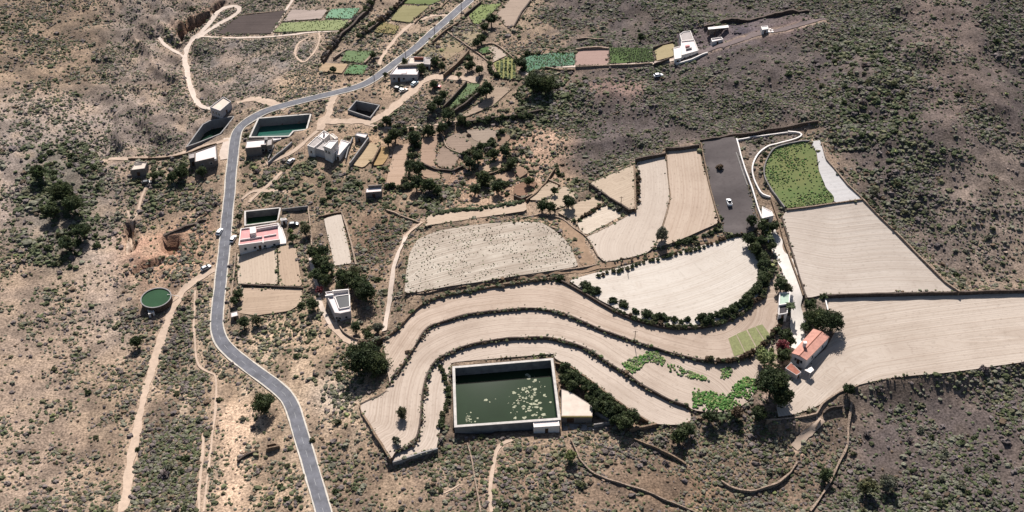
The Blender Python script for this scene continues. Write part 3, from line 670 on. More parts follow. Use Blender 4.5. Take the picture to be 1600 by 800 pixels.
W_('field_wall', 'low wall along the near edge of the light strip meeting the orange path', [(916,369),(935,361),(955,350.5),(976,339),(993,328)], .8, .4, 'stone', off=5.9)
W_('boundary_wall', 'dark high wall behind the top of the narrower light strip', [(993,248),(1015,243),(1040,238)], 2.2, .7, 'darkstone', off=7.4)
W_('boundary_wall', 'dark high wall behind the top of the wider light strip', [(1040,231),(1066,229),(1093,225)], 2.2, .7, 'darkstone', off=7.6)
W_('field_wall', 'thin kerb of stones between the two light ploughed strips', [(1041,233),(1045,285),(1047,310),(1037,349),(1022,386)], .5, .35, 'stone', True, off=6.25)
W_('boundary_wall', 'long dark wall along the foot of the hill behind the grey yard', [(1094,219),(1125,213),(1150,208.5),(1200,201),(1240,194.5),(1279,188)], 1.8, .6, 'darkstone')
W_('yard_wall', 'pale wall between the wider light strip and the grey yard', [(1095,222),(1109,290),(1117,320),(1126,348)], .9, .45, 'stone', off=6.9)
W_('canal_wall', 'straight white wall along the right side of the grey yard', [(1151,216),(1158,243),(1165,265),(1175,292),(1184,322),(1191,341)], 1.3, .5, 'white', rag=.05)
W_('canal_wall', 'second white strip of wall just left of the straight wall by the yard', [(1150.5,237),(1159,264),(1168,290)], .7, .5, 'concrete', rag=.1)
W_('irrigation_channel', 'white raised channel that loops round the dark corner plot left of the green field', [(1231,205.5),(1248,206),(1252.5,211),(1240,217),(1217,223),(1200,229),(1187,237),(1179,249),(1175.5,263),(1178,278),(1184,292),(1191,302),(1204,307)], .9, .55, 'white', True, cat='channel', rag=.05)
W_('irrigation_channel', 'thin white channel running from the yard corner to the top of the loop', [(1151,217),(1175,213),(1200,210),(1231,205.5)], .7, .4, 'white', cat='channel', rag=.05)
W_('garden_wall', 'grey white wall along the curved left edge of the patchy green field', [(1265,219),(1250,220),(1225,225.5),(1210,231),(1200,245),(1194,262),(1196,278),(1207,297),(1226,323)], 1.1, .45, 'concrete', True, off=6.2)
W_('field_wall', 'pale wall between the bare field and the bushy hillside on the far right', [(1284,221),(1291,247),(1305,263),(1325,288),(1346,307),(1375,337),(1400,361),(1478,440),(1500,455)], .9, .5, 'palestone', off=6.0)
W_('field_wall', 'low pale kerb between the patchy green field and the large ploughed field', [(1229,327),(1265,322.5),(1303,316.5),(1347,310.5)], .5, .4, 'palestone', off=5.85)
W_('field_wall', 'dark stone wall on the left edge of the large ploughed field', [(1222,340),(1231,370),(1240,400),(1252,440),(1260,466)], 1.4, .5, 'darkstone', off=5.5)
W_('field_wall', 'pale stone wall along the right side of the white farm drive', [(1206,312),(1213,332),(1219,352),(1226,378),(1236,405),(1246,432),(1255,462)], 1.2, .5, 'stone')
W_('field_wall', 'dark straight wall separating the two big ploughed fields on the right', [(1290,460.5),(1345,458.5),(1400,457.5),(1500,455.5),(1620,452)], 1.4, .5, 'darkstone', off=5.5)
W_('garden_wall', 'short white wall at the upper left corner of the lower ploughed field', [(1289,461),(1291,472),(1294,484)], 1.2, .45, 'white', off=4.9, rag=.1)
W_('path_wall', 'orange edged low wall along the outside of the curved brown path', [(817,339),(842,335),(862,337),(880,342),(897,355),(915,368),(925,382),(935,401)], .7, .45, 'palestone', True)
W_('path_wall', 'short hooked wall at the upper right corner of the weedy grey field', [(861,354),(870,356),(877,361),(878,366)], .6, .4, 'palestone')
W_('path_wall', 'long pale wall below the weedy grey field', [(615,465),(660,457),(690,450.5),(725,445.5),(800,433.5),(875,422),(912,417),(935,411)], .7, .45, 'palestone', True)
W_('garden_wall', 'curved pale wall below the farmhouse with the roof light', [(529,505),(534,514),(540,520),(555,528.5),(572,530.5)], .9, .4, 'palestone', True)
W_('field_wall', 'dark wall below the two brown plots next to the pink roofed house', [(377,443.5),(405,445),(437,447),(473,448.5)], .9, .4, 'darkstone', off=1.0)
W_('field_wall', 'tan wall right of the narrow pale plot', [(534,331),(541,352),(549,380),(556,412)], 1.1, .6, 'palestone')
W_('field_wall', 'dark thin wall across the top of the narrow pale plot', [(497,338),(515,334),(535,330)], 1.0, .4, 'stone')
W_('roadside_wall', 'pale strip wall between the road and the plots by the pink roofed house', [(368,394),(366,420),(363,445),(359,478),(357,498)], .7, .5, 'palestone')
W_('garden_wall', 'tall dark wall on the left of the sunken green plot', [(729,126),(717,140),(704,154),(692,166)], 2.0, .5, 'darkstone')
W_('garden_wall', 'tall dark wall on the right of the sunken green plot', [(757,135),(740,149),(723,163),(706,175)], 2.2, .7, 'darkstone')
W_('garden_wall', 'tall dark wall slanting down behind the roadside house with two roofs', [(733,77),(720,92),(706,105),(693,116)], 2.4, .6, 'stone')
W_('path_wall', 'thin pale wall curving down between the trees and the bright green rows', [(697,47),(712,58),(732,72),(746,82),(757,90),(766,98),(771,108),(773,118)], .8, .5, 'palestone', True)
W_('path_wall', 'thin pale wall above the small round green plot', [(755,70),(768,67),(780,72),(793,82),(800,88)], .7, .45, 'palestone', True)
W_('boundary_wall', 'long dark wall above the bushes left of the purple hillside', [(712,190),(745,186.5),(775,182.5),(800,179),(825,175),(848,170)], 2.0, .6, 'darkstone')
W_('field_wall', 'overgrown stone bank slanting between the farthest fields on the left', [(584,-4),(570,18),(552,36),(533,52),(520,70),(505,92)], 2.2, 1.0, 'darkstone')
W_('field_wall', 'overgrown stone bank slanting between the farthest fields in the middle', [(631,-2),(617,12),(600,27),(588,36),(575,46)], 2.0, 1.0, 'darkstone')
W_('roadside_wall', 'dark stone wall below the upper end of the asphalt road', [(752,1),(738,12),(726,22)], 1.6, .6, 'darkstone')
W_('roadside_wall', 'brown stone wall right of the road above the two roofed house', [(716,34),(704,41),(694,48),(684,56),(676,64)], 1.6, .6, 'stone')
W_('roadside_wall', 'low rubble wall at the field edge above the two roofed house', [(664,70),(657,76),(648,84)], 1.0, .5, 'stone')
W_('field_wall', 'tan low wall beside the far dirt track above the road', [(700,0),(690,10),(672,18),(660,24),(648,35)], .8, .5, 'stone')
W_('field_wall', 'short brown wall left of the lower far green plot', [(541,76),(530,83),(521,90)], 1.3, .9, 'palestone')
W_('field_wall', 'short brown wall right of the lower far green plot', [(587,80),(578,88),(569,97)], 1.3, .9, 'palestone')
W_('field_wall', 'dark edge wall round the far brown field at the top', [(829,0),(815,18),(803,40)], 1.2, .6, 'darkstone')
W_('field_wall', 'pale thin wall along the top of the darkest field', [(372,24),(400,20),(446,15)], .6, .4, 'palestone')
W_('dry_stone_wall', 'long pink dry stone wall winding down from the reservoir to the bottom edge', [(892,686),(900,702),(907,718),(925,736),(942,744),(960,751),(980,757),(1012,767),(1037,779),(1062,788),(1090,800)], .9, .6, 'palestone', True, rag=.8)
W_('dry_stone_wall', 'short dark faced dry wall right of the orchard foot', [(991,684),(1012,694),(1032,702),(1050,711),(1064,719),(1072,724)], 1.2, .6, 'stone', True, rag=.7)
W_('dry_stone_wall', 'sickle shaped dry stone wall on the slope below the vegetable terrace', [(1127,750),(1142,759),(1157,764),(1182,764.5),(1212,755),(1226,745),(1235,737),(1246,720)], 1.3, .6, 'palestone', True, rag=.6)
W_('dry_stone_wall', 'pinkish dry stone wall climbing to the round dark tree at the lower right', [(1331,628),(1326,662),(1324,695),(1312,720),(1300,747),(1285,772),(1266,798)], 1.0, .8, 'palestone', True, rag=.8)
W_('field_wall', 'pale wall along the lower edge of the ploughed field below the red roofed farmhouse', [(1341,602),(1312,611.5),(1297,621),(1285,630),(1280,638),(1277,645),(1262,649),(1250,651),(1225,654),(1198,656)], .9, .5, 'palestone', off=4.6)
W_('dry_stone_wall', 'little dark curved wall near the round tree below the ploughed field', [(1287,645),(1293,639),(1300,636),(1317,634)], 1.3, .5, 'darkstone')
W_('dry_stone_wall', 'stub of dark wall beside the lower corner of the ploughed field', [(1282,657),(1278,662),(1275,668)], 1.4, .5, 'darkstone')
W_('dry_stone_wall', 'tan dry wall running straight down from the big reservoir corner', [(730,692),(736,712),(740,735),(744,758),(748,780),(751,800)], .9, .6, 'palestone', True, rag=.7)
W_('dry_stone_wall', 'crumbling row of dark boulders above the red quarry pit', [(255,366),(270,361),(285,355),(297,350),(307,345),(322,340)], 1.3, 1.4, 'darkstone', True, rag=1.0)
W_('dry_stone_wall', 'broken dark wall by the little ruin left of the road bend', [(371,720),(380,712),(391,707),(403,704)], 1.0, .6, 'darkstone', rag=.9)
W_('garden_wall', 'tall dark wall on the lower right side of the walled garden beside the white house', [(576,214),(566,228),(556,242),(546,255)], 2.6, .5, 'greyconc', rag=.1)
W_('garden_wall', 'lower dark wall on the left side of the walled garden beside the white house', [(551,214),(547,224),(543,235),(540,247)], 1.6, .4, 'greyconc', rag=.1)
W_('garden_wall', 'brown wall closing the yellowish plot right of the walled garden', [(594,228),(588,240),(581,253)], 1.8, .5, 'stone')
W_('garden_wall', 'grey wall along the lane below the flat roofed house at the green reservoir', [(456,221),(443,233),(430,243),(419,253)], 1.5, .5, 'greyconc')
W_('yard_wall', 'white garden wall beside the flat roofed house at the green reservoir', [(428,226),(424,236),(419,247)], 1.2, .4, 'concrete', rag=.1)
W_('roadside_wall', 'dark thin wall along the pale side lane on the left', [(338,223),(318,229),(300,236),(275,243),(250,246),(200,247.5)], 1.0, .4, 'stone')
W_('yard_wall', 'grey wall behind the dirt yard next to the small reservoir', [(440,327),(460,324),(481,321.5)], 1.9, .4, 'concrete', rag=.1)
W_('yard_wall', 'pale wall right of the dirt yard next to the small reservoir', [(481,321.5),(484,345),(487,382)], 1.2, .5, 'palestone')
W_('yard_wall', 'low wall round the sandy triangle beside the cream roof', [(927,640),(942,649),(957,658.5),(940,661),(928,663)], 1.6, .4, 'concrete', rag=.1)
W_('retaining_wall', 'grey brown wall along the foot of the orchard triangle', [(984,669),(1000,667),(1013,664.5),(1026,661)], 1.8, .5, 'stone')
W_('garden_wall', 'pale wall in front of the three strip fields on the far slope', [(899,103.5),(930,102.5),(952,101.5),(985,100),(1020,97.5)], 1.2, .5, 'palestone')
W_('garden_wall', 'pale curved wall behind the brown strip field', [(900,76),(912,74),(935,73),(951,73.5)], 1.6, .8, 'palestone')
W_('garden_wall', 'little ruined wall on the slope above the brown strip field', [(901,60),(915,58.5),(930,60),(944,60.5)], 1.2, .5, 'palestone', rag=.7)
W_('garden_wall', 'dark wall left of the far white house along its dry garden', [(1021,73),(1035,69),(1052,64)], 1.8, .5, 'darkstone')
W_('garden_wall', 'dark wall in front of the dry garden by the far white house', [(1022,99),(1034,95),(1046,90)], 1.6, .5, 'darkstone')
W_('boundary_wall', 'dark rubble bank behind the far shed on the hillside', [(1100,40),(1118,34),(1140,30),(1175,27),(1215,20),(1265,14)], 1.6, 1.2, 'darkstone', True, rag=1.0)
W_('bank_wall', 'dark thin wall across the dirt slope below the far strip fields', [(852,104),(875,108),(898,108)], 1.0, .4, 'stone')
W_('path_wall', 'broken wall between the little fields and the dark gully', [(867,262),(860,272),(851,286),(838,300),(822,312)], 1.4, .5, 'stone')
W_('path_wall', 'pale stub of wall at the top of the little fields', [(858,280),(866,284),(875,288)], 1.2, .5, 'palestone')
W_('path_wall', 'thin pale wall between the brown plots in the middle', [(686,205),(692,214),(698,228),(710,235),(725,241)], .8, .5, 'palestone', True)
W_('field_wall', 'stepped stone wall between the two small reddish plots', [(752,273),(768,270),(788,262),(800,256)], 1.3, .5, 'stone')
W_('field_wall', 'broken stone wall between the long brown plot and the reddish plots right of it', [(646,222),(642,240),(638,262),(634,286)], 1.2, .5, 'stone', rag=.6)
W_('field_wall', 'stone wall along the foot of the brown middle plots', [(657,254),(679,263),(708,266),(724,258)], 1.3, .5, 'darkstone')
W_('field_wall', 'curved pale wall on the scrubby slope above the narrow sandy field', [(604,327),(622,334),(640,341),(655,346)], .9, .5, 'palestone', True, rag=.6)
W_('field_wall', 'dark stone bank below the brown wedge shaped plot', [(803,306),(816,310),(832,302)], 1.3, .5, 'darkstone')
W_('field_wall', 'low wall at the foot of the long brown plot', [(601,291),(615,289.5),(632,289)], .9, .5, 'palestone')

MAT['coping'] = mat('pale_sunlit_coping', S(228,220,212,.55), var=.16, scale=.5)  # rims paler than the walls, sunlit top put into the colour
# ------------------------------------------------------------------ reservoirs
MAT['water_dark'] = mat('reservoir_water_dark', (.013,.026,.013), rough=.04, var=.12, scale=.08, spec=.12)
MAT['water_green'] = mat('reservoir_water_green', (.02,.075,.058), rough=.04, var=.12, scale=.1, spec=.3)
MAT['water_olive'] = mat('reservoir_water_olive', (.012,.03,.02), rough=.04, var=.2, scale=.1, spec=.3)
MAT['algae'] = mat('pond_water_green', (.016,.05,.02), rough=.04, var=.12, scale=.2, spec=.3)
MAT['drybed'] = mat('reservoir_bed', S(96,86,78), var=.3, scale=.5)
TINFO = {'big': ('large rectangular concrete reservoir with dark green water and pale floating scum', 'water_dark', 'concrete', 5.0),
 'road': ('pale walled reservoir with a stepped corner and blue green water right of the road bend', 'water_green', 'greyconc', 2.5),
 'bend': ('angular reservoir with sloping pale walls and dark water left of the road bend', 'water_olive', 'greyconc', 2.5),
 'small': ('small tilted concrete reservoir with a dark nearly empty floor beside the dirt track', None, 'greyconc', 3.0),
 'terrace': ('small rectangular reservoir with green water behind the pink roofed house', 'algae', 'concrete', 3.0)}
for nm, (p, z, th, drop) in tankw.items():
    lab, wm, cm, out = TINFO[nm]
    cx, cy = p.mean(0); root = empty('water_reservoir', (cx, cy, z-5)); tag(root, lab, 'reservoir')
    q = [(a-cx, b-cy) for a, b in p]; inn = inset(q, th)
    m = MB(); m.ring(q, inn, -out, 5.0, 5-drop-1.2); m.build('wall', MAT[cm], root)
    if nm in ('big', 'terrace', 'road'):
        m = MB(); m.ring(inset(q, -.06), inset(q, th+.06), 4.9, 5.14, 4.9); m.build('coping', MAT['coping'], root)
    m = MB(); m.prism(inset(q, th*.9), 5-drop-1.6, 5-drop-1.0); m.build('floor', MAT['drybed'], root)
    if wm:
        me = np_mesh('water', [(a, b, z-drop) for a, b in inset([tuple(t) for t in p], th*.95)], [list(range(len(p)))], MAT[wm]); tag(link('water', me), kind='structure')
bp_, bz, bth, bdrop = tankw['big']
# pale scum drifting on the big reservoir, and chips for sun glints
MAT['scum'] = mat('scum_and_glints', S(206,206,176), var=.25, scale=3.0)
m = MB()
sc = [(826,616,26,20,70),(835,640,16,14,22),(806,634,22,12,14),(765,627,10,6,4)]
for cxp, cyp, sx, sy, nn in sc:
    for _ in range(nn):
        x, y = castz([(random.gauss(cxp, sx*.62), random.gauss(cyp, sy*.62))], bz-bdrop)[0]
        if not poly_in(np.array([x]), np.array([y]), inset(bp_, 1.3))[0]: continue
        r = random.choice([.14,.2,.28,.35,.5,.75]); k = random.randint(5, 8); i = len(m.v)
        pts = [(x+math.cos(2*math.pi*j/k)*r*random.uniform(.5,1.3), y+math.sin(2*math.pi*j/k)*r*random.uniform(.4,1.1)) for j in range(k)]
        m.prism(pts, bz-bdrop-.03, bz-bdrop+.05)
for _ in range(26):  # pale chips in the near left corner painted as sun glitter
    x, y = castz([(728+abs(random.gauss(0, 7)), 660-abs(random.gauss(0, 8)))], bz-bdrop)[0]
    if poly_in(np.array([x]), np.array([y]), inset(bp_, 1.0))[0]:
        r = random.uniform(.1, .35); m.prism([(x+math.cos(j*1.05)*r*random.uniform(.5,1.2), y+math.sin(j*1.05)*r) for j in range(6)], bz-bdrop-.03, bz-bdrop+.03)
tag(m.build('scum_and_glints', MAT['scum']), 'patches of pale scum and painted sun glints on the large dark reservoir', 'scum', kind='stuff')
# round tank
cx, cy, cz = P(244, 466, 2.6); cz = float(Hs(cx, cy)); R0 = 5.5
root = empty('water_tank', (cx, cy, cz)); tag(root, 'round tank full of green water beside the dirt track on the left slope', 'water tank')
def circ(r, n=48): return [(r*math.cos(2*math.pi*k/n), r*math.sin(2*math.pi*k/n)) for k in range(n)]
m = MB(); m.ring(circ(R0), circ(R0-.3), -1.5, 2.9, 1.5); m.build('wall', MAT['darkstone'], root)
m = MB(); m.ring(circ(R0+.04), circ(R0-.34), 2.75, 2.98, 2.7); m.build('rim', MAT['greyconc'], root)
me = np_mesh('water', [(cx+x, cy+y, cz+2.6) for x, y in circ(R0-.3)], [list(range(48))], MAT['algae']); tag(link('water', me), kind='structure')
a = Vector(P(261, 460, 3.1)); b = Vector(P(280, 463, .4)); m = MB(); m.tube(a-Vector((cx,cy,cz)), b-Vector((cx,cy,cz)), .12, .12, 8); m.build('pipe', MAT['white'], root)

# ------------------------------------------------------------------ buildings
MAT['pinkroof'] = mat('pink_roof_coat', S(244,178,176), var=.1, scale=.5)
MAT['whiteroof'] = mat('white_roof_coat', S(240,226,222,.62), var=.08, scale=.5)
MAT['creamroof'] = mat('cream_roof_coat', S(240,222,206), var=.1, scale=.4)
MAT['greyroof'] = mat('grey_roof', S(196,186,182), var=.12, scale=.5)
MAT['greenroof'] = mat('pale_green_roof', S(198,220,200), var=.1, scale=.6)
MAT['darkroof'] = mat('dark_roof', S(86,80,82), var=.15, scale=.6)
MAT['tile'] = mat('clay_tiles', S(226,166,148), var=.14, scale=.9, stretch=(1,1,1), bump=.4)
MAT['oldtile'] = mat('old_clay_tiles', S(190,124,104), var=.2, scale=1.2, bump=.4)
MAT['render'] = mat('pale_render', S(214,206,204,.6), var=.1, scale=.4)
MAT['block'] = mat('bare_blockwork', S(160,148,140), var=.15, scale=.8)
MAT['glass'] = mat('window_glass', (.02,.025,.03), rough=.1, var=.1, spec=.6)
MAT['wood'] = mat('brown_timber', S(110,80,62), var=.2, scale=2)
MAT['yellow'] = mat('yellow_fascia', S(232,206,140), var=.1, scale=1)
MAT['void'] = mat('shaded_floor', S(120,112,108), var=.15, scale=1)
class House:
    def __init__(s, name, label, cat, at, group=None, lift=0.0):
        x, y, _ = P(*at); s.z = float(Hs(x, y))+lift; s.o = Vector((x, y, s.z)); s.root = empty(name, s.o); tag(s.root, label, cat, group)
    def loc(s, px, h):
        p = castz(px, s.z+h); return [(a-s.o.x, b-s.o.y) for a, b in p]
    def block(s, px, h, wm='render', rm='greyroof', par=.35, th=.25, base=0.0):
        q = s.loc(px, h+par); A = np.array(q); flip = np.sum(A[:,0]*np.roll(A[:,1],-1)-np.roll(A[:,0],-1)*A[:,1]) < 0
        if flip: q = q[::-1]
        inn = inset(q, th); m = MB(); m.ring(q, inn, -1.5+base, h+par, h-.1); m.build('wall', MAT[wm], s.root)
        m = MB(); m.prism(inset(q, th*.96), h-.3, h); r = m.build('roof', MAT[rm], s.root)
        s.q = q; s.h = h; return r
    def edge(s, i):
        """edge of the last block; 0 = the one facing the camera most"""
        n = len(s.q); es = []
        for k in range(n):
            a = Vector(s.q[k]); b = Vector(s.q[(k+1) % n]); u = (b-a); nn = Vector((u.y, -u.x)).normalized(); es.append((nn.y-min(u.length, 2)*.01, a, b, nn))
        es.sort(key=lambda t: t[0]); return es[i][1:]
    def opening(s, i, t, z0, w_, h_, kind='window'):
        a, b, nn = s.edge(i); u = (b-a).normalized(); c = a+(b-a)*t-u*w_/2
        if (b-a).length < w_+.3: return
        m = MB(); o3 = lambda p, z: (p.x, p.y, z)
        if kind == 'door':
            m.obox(o3(c, z0), (u.x, u.y, 0), (nn.x, nn.y, 0), w_, .05, h_); d = m.build('door', MAT['wood'], s.root)
            m = MB(); m.obox(o3(c+u*(w_*.8)+nn*.05, z0+1.0), (u.x,u.y,0), (nn.x,nn.y,0), .12, .06, .06); m.build('handle', MAT['greyconc'], d)
        else:
            m.obox(o3(c, z0), (u.x,u.y,0), (nn.x,nn.y,0), w_, .06, h_); f = m.build('window', MAT['white'], s.root)
            m = MB(); m.obox(o3(c+u*.1+nn*.06, z0+.1), (u.x,u.y,0), (nn.x,nn.y,0), w_-.2, .02, h_-.2); m.build('pane', MAT['glass'], f)
            m = MB(); m.obox(o3(c-u*.1+nn*.06, z0-.1), (u.x,u.y,0), (nn.x,nn.y,0), w_+.2, .12, .09); m.build('sill', MAT['concrete'], f)
    def slab(s, name, px, h0, h1, m, htop=None):
        b = MB(); q = s.loc(px, h1 if htop is None else htop); b.prism(list(ccw(q)), h0, h1); return b.build(name, MAT[m], s.root)
    def lowwall(s, name, px, h0, h1, t, m):
        b = MB(); q = s.loc(px, h1)
        for a, c in zip(q[:-1], q[1:]):
            a = Vector(a); c = Vector(c); u = (c-a); L = u.length; u.normalize(); nn = Vector((-u.y, u.x)); o = a-nn*t/2-u*t/2
            b.obox((o.x, o.y, h0), (u.x,u.y,0), (nn.x,nn.y,0), L+t, t, h1-h0)
        return b.build(name, MAT[m], s.root)
# house with the pink roof terrace
H = House('farm_house', 'white house with pink flat roof terrace between the road and the small reservoir', 'house', (408,380))
H.block([(376,357),(435,348),(437,374),(372.5,383)], 3.2, 'white', 'pinkroof', .55, .3)
for t in (.15, .38, .62, .85): H.opening(0, t, 1.0, 1.1, 1.1)
H.opening(0, .5, .05, 1.0, 2.1, 'door')
H.lowwall('parapet', [(376,374),(393,371.5),(409,369)], 3.2, 3.9, .3, 'white'); H.lowwall('parapet', [(413,368.5),(431,365.5)], 3.2, 3.8, .3, 'white'); H.lowwall('parapet', [(411,373),(411,379)], 3.2, 3.8, .3, 'white')
H.lowwall('parapet', [(401,357),(434,351.5)], 3.2, 4.3, .3, 'white')
H.slab('stair_hut', [(390,355),(399,353.5),(400,363),(391,365)], 3.0, 5.2, 'white')
H.block([(436,349),(441,356),(447,373),(447,380),(437.5,381)], 1.9, 'white', 'whiteroof', .3)
# farmhouse with roof light
H = House('farm_house', 'cream house with a dark glazed roof opening above the terraces', 'house', (527,480))
H.block([(508,456),(545,451),(548,486),(532,489.5),(523,488.5)], 3.6, 'render', 'whiteroof', .4, .3)
H.opening(0, .5, .05, 1.0, 2.1, 'door'); H.opening(0, .2, 1.1, 1.0, 1.1); H.opening(0, .8, 1.1, 1.0, 1.1); H.opening(1, .5, 1.1, 1.0, 1.1)
r = H.slab('roof_light', [(524,463.5),(545,460),(545.5,478),(530.5,481)], 3.65, 3.95, 'glass'); H.lowwall('parapet', [(523,463),(546,459.5),(546.5,479),(530,482),(523,463)], 3.6, 4.15, .3, 'white')
H.slab('parapet', [(508,461),(521,459),(521,460.5),(508,462.5)], 3.6, 4.6, 'white'); H.slab('parapet', [(519,453.5),(544,451.5),(544,452.6),(519,454.8)], 3.6, 4.9, 'white')
# block house left of the road
H = House('block_house', 'flat roofed pale block house at the lane corner left of the road', 'house', (320,250))
H.block([(305,237.5),(337.5,226),(338.8,245),(304.3,253)], 4.2, 'block', 'whiteroof', .3)
H.opening(0, .3, 1.4, 1.2, 1.2); H.opening(0, .7, 1.4, 1.2, 1.2)
H.block([(294.5,240),(304.5,237.5),(304,246),(295,248)], 3.8, 'block', 'greyroof', .25); H.opening(0, .5, .05, 1.0, 2.1, 'door')
H.slab('stair_hut', [(335,246),(338,245.3),(338,247.5),(335,248)], 3.8, 4.9, 'white')
# block house by the green reservoir
H = House('block_house', 'bare block house with stepped flat roof in front of the blue green reservoir', 'house', (404,238))
H.block([(385,219.6),(416,217),(416,226),(408,226.5),(408,229.5),(383,231.5)], 4.2, 'block', 'whiteroof', .3)
H.opening(0, .25, 1.3, 1.2, 1.2); H.opening(0, .7, .05, 1.1, 2.1, 'door')
H.block([(416.8,217.2),(426,215),(424.5,226),(416.8,227.5)], 4.6, 'block', 'greyroof', .3); H.opening(0, .5, 1.6, 1.2, 1.2)
H.slab('water_box', [(413,214.5),(418,214),(418,218),(413,218.5)], 4.2, 5.4, 'concrete')
H.block([(426.5,214.5),(439,212.5),(439,217),(425.5,219.5)], 2.6, 'white', 'whiteroof', .2)
# white house complex
H = House('white_house', 'rambling white house of stepped cubes above the brown gully', 'house', (512,240))
H.block([(480,227),(495.5,212.5),(504,219),(490.5,230.5)], 4.2, 'white', 'greyroof', .3); H.opening(0, .5, 1.2, 1.0, 1.2)
H.block([(496.5,211.8),(506,203.5),(515,209),(506,217.5)], 4.4, 'white', 'whiteroof', .3); H.slab('chimney', [(504.5,204.5),(506.5,204),(507,206),(505,206.5)], 4.4, 6.2, 'greyconc')
H.block([(491.5,230.7),(504.6,219.6),(510,224),(505,228.4),(516,233.5),(513,237)], 3.6, 'render', 'greyroof', .3)
H.block([(505.6,228),(514,220),(528,219),(517,232.5)], 6.8, 'white', 'whiteroof', .25)
for t in (.3, .7): H.opening(0, t, 4.2, 1.1, 1.2)
H.opening(1, .5, 4.2, 1.1, 1.2)
H.block([(533,218),(547,222),(530,242),(524.5,240.5)], 2.8, 'white', 'whiteroof', .3); H.opening(0, .5, .05, 1.0, 2.0, 'door')
H.block([(515,210),(520,208.5),(528,215),(523,217)], 2.6, 'white', 'creamroof', .2)
# garden store
H = House('garden_store', 'little white roofed store at the top of the walled garden', 'shed', (563,212))
H.block([(554,211),(558,207),(575,209),(571,215.5)], 2.8, 'greyconc', 'whiteroof', .2); H.opening(0, .4, .05, .9, 1.9, 'door')
# box house top left
H = House('block_house', 'solitary flat roofed box house at the end of the white track', 'house', (346,168))
H.block([(328,167),(349,151),(361,158),(344,173)], 3.8, 'render', 'creamroof', .45)
for t in (.25, .55, .82): H.opening(0, t, 1.5, 1.0, 1.2)
H.opening(1, .5, .05, 1.0, 2.1, 'door')
# roadside house
H = House('farm_house', 'long roadside house with white front roof and a darker rear block with open court', 'house', (636,112))
H.block([(609,116),(620,102),(657,100.5),(652,116.5)], 3.4, 'render', 'whiteroof', .5, .3)
for t in (.15, .5, .85): H.opening(0, t, 1.1, 1.2, 1.2)
H.opening(0, .32, .05, 1.0, 2.1, 'door')
H.slab('water_box', [(628,110),(636,109.5),(635,114.5),(627,115)], 3.4, 4.1, 'whiteroof'); H.slab('parapet', [(621,101),(657,99.8),(657,101.2),(621,102.4)], 3.4, 4.7, 'block')
H.block([(637,99.3),(641,88),(663.5,89),(662,99.5)], 3.4, 'render', 'creamroof', .35); H.slab('courtyard', [(647,89.8),(662,90.2),(660.5,93.5),(646,93)], 3.3, 3.42, 'void'); H.slab('parapet', [(647,88.7),(662,89.1),(662,90),(647,89.6)], 3.4, 4.9, 'oldtile')
H.block([(664.2,89.2),(674,90.6),(672,100.5),(662.8,99.8)], 3.0, 'render', 'greyroof', .3); H.opening(0, .5, .05, 1.0, 2.0, 'door')
# far white house
H = House('white_house', 'bright white house with grey sloped roof strip on the far hillside', 'house', (1074,78))
H.block([(1062,53.5),(1067.5,49.2),(1079,47.8),(1084,61.5),(1065,63.8)], 3.0, 'white', 'greyroof', .3)
H.block([(1064.2,64.3),(1085,62),(1091.5,78.5),(1065,86)], 3.4, 'white', 'whiteroof', .4)
for t in (.2, .5, .8): H.opening(0, t, 1.2, 1.0, 1.2)
H.slab('water_box', [(1071,70.5),(1077,69.5),(1078,71.5),(1072,72.5)], 3.4, 4.4, 'pinkroof'); H.slab('parapet', [(1072,75.5),(1081,73.5),(1081,74.5),(1072,76.6)], 3.4, 4.2, 'greyconc')
H.block([(1052.5,74.5),(1063.8,71.5),(1064.6,90),(1054,92.5)], 2.7, 'white', 'whiteroof', .3); H.opening(0, .5, .05, 1.0, 2.0, 'door')
wall('garden_wall', 'white terrace wall in front of the far white house', [(1056,99),(1068,96),(1080,92),(1098,84),(1106,81)], 1.0, .5, 'white', rag=.05)
# open shed
H = House('open_shed', 'open fronted shed with a long white roof on the dark hillside yard', 'shed', (1122,52))
H.slab('roof', [(1106,42.8),(1137.5,39.2),(1139,42.8),(1106.8,45.8)], 3.0, 3.2, 'white', 3.2)
H.lowwall('wall', [(1106.5,42.5),(1137,39)], -1, 2.98, .3, 'block')
for px in ((1108,45.2),(1118,44.2),(1128,43.4),(1138,42.4)):
    x, y = H.loc([px], 3.0)[0]; m = MB(); m.tube((x, y, -1), (x, y, 3.0), .12, .12, 8); m.build('post', MAT['wood'], H.root)
H = House('low_store', 'low white store in front of the open shed on the dark hillside yard', 'shed', (1121,64))
H.block([(1111,60),(1127,57.5),(1130,61),(1113,65)], 1.8, 'white', 'whiteroof', .5); H.opening(0, .5, .05, .8, 1.6, 'door')
H = House('stone_hut', 'tiny white hut standing alone on the bare hillside', 'hut', (1196,46))
H.block([(1189,41),(1199.5,40),(1201,45),(1191,46.5)], 2.0, 'white', 'whiteroof', .2); H.opening(0, .5, .05, .8, 1.6, 'door')
m = MB()
for k in range(26):
    x, y, z = P(random.uniform(1199, 1208), random.uniform(46, 51)); s = random.uniform(.2, .5); m.box(x-s, y-s, z-.3, x+s, y+s, z+s)
tag(m.build('rubble_heap', MAT['white']), 'heap of white rubble beside the tiny white hut', 'rubble')
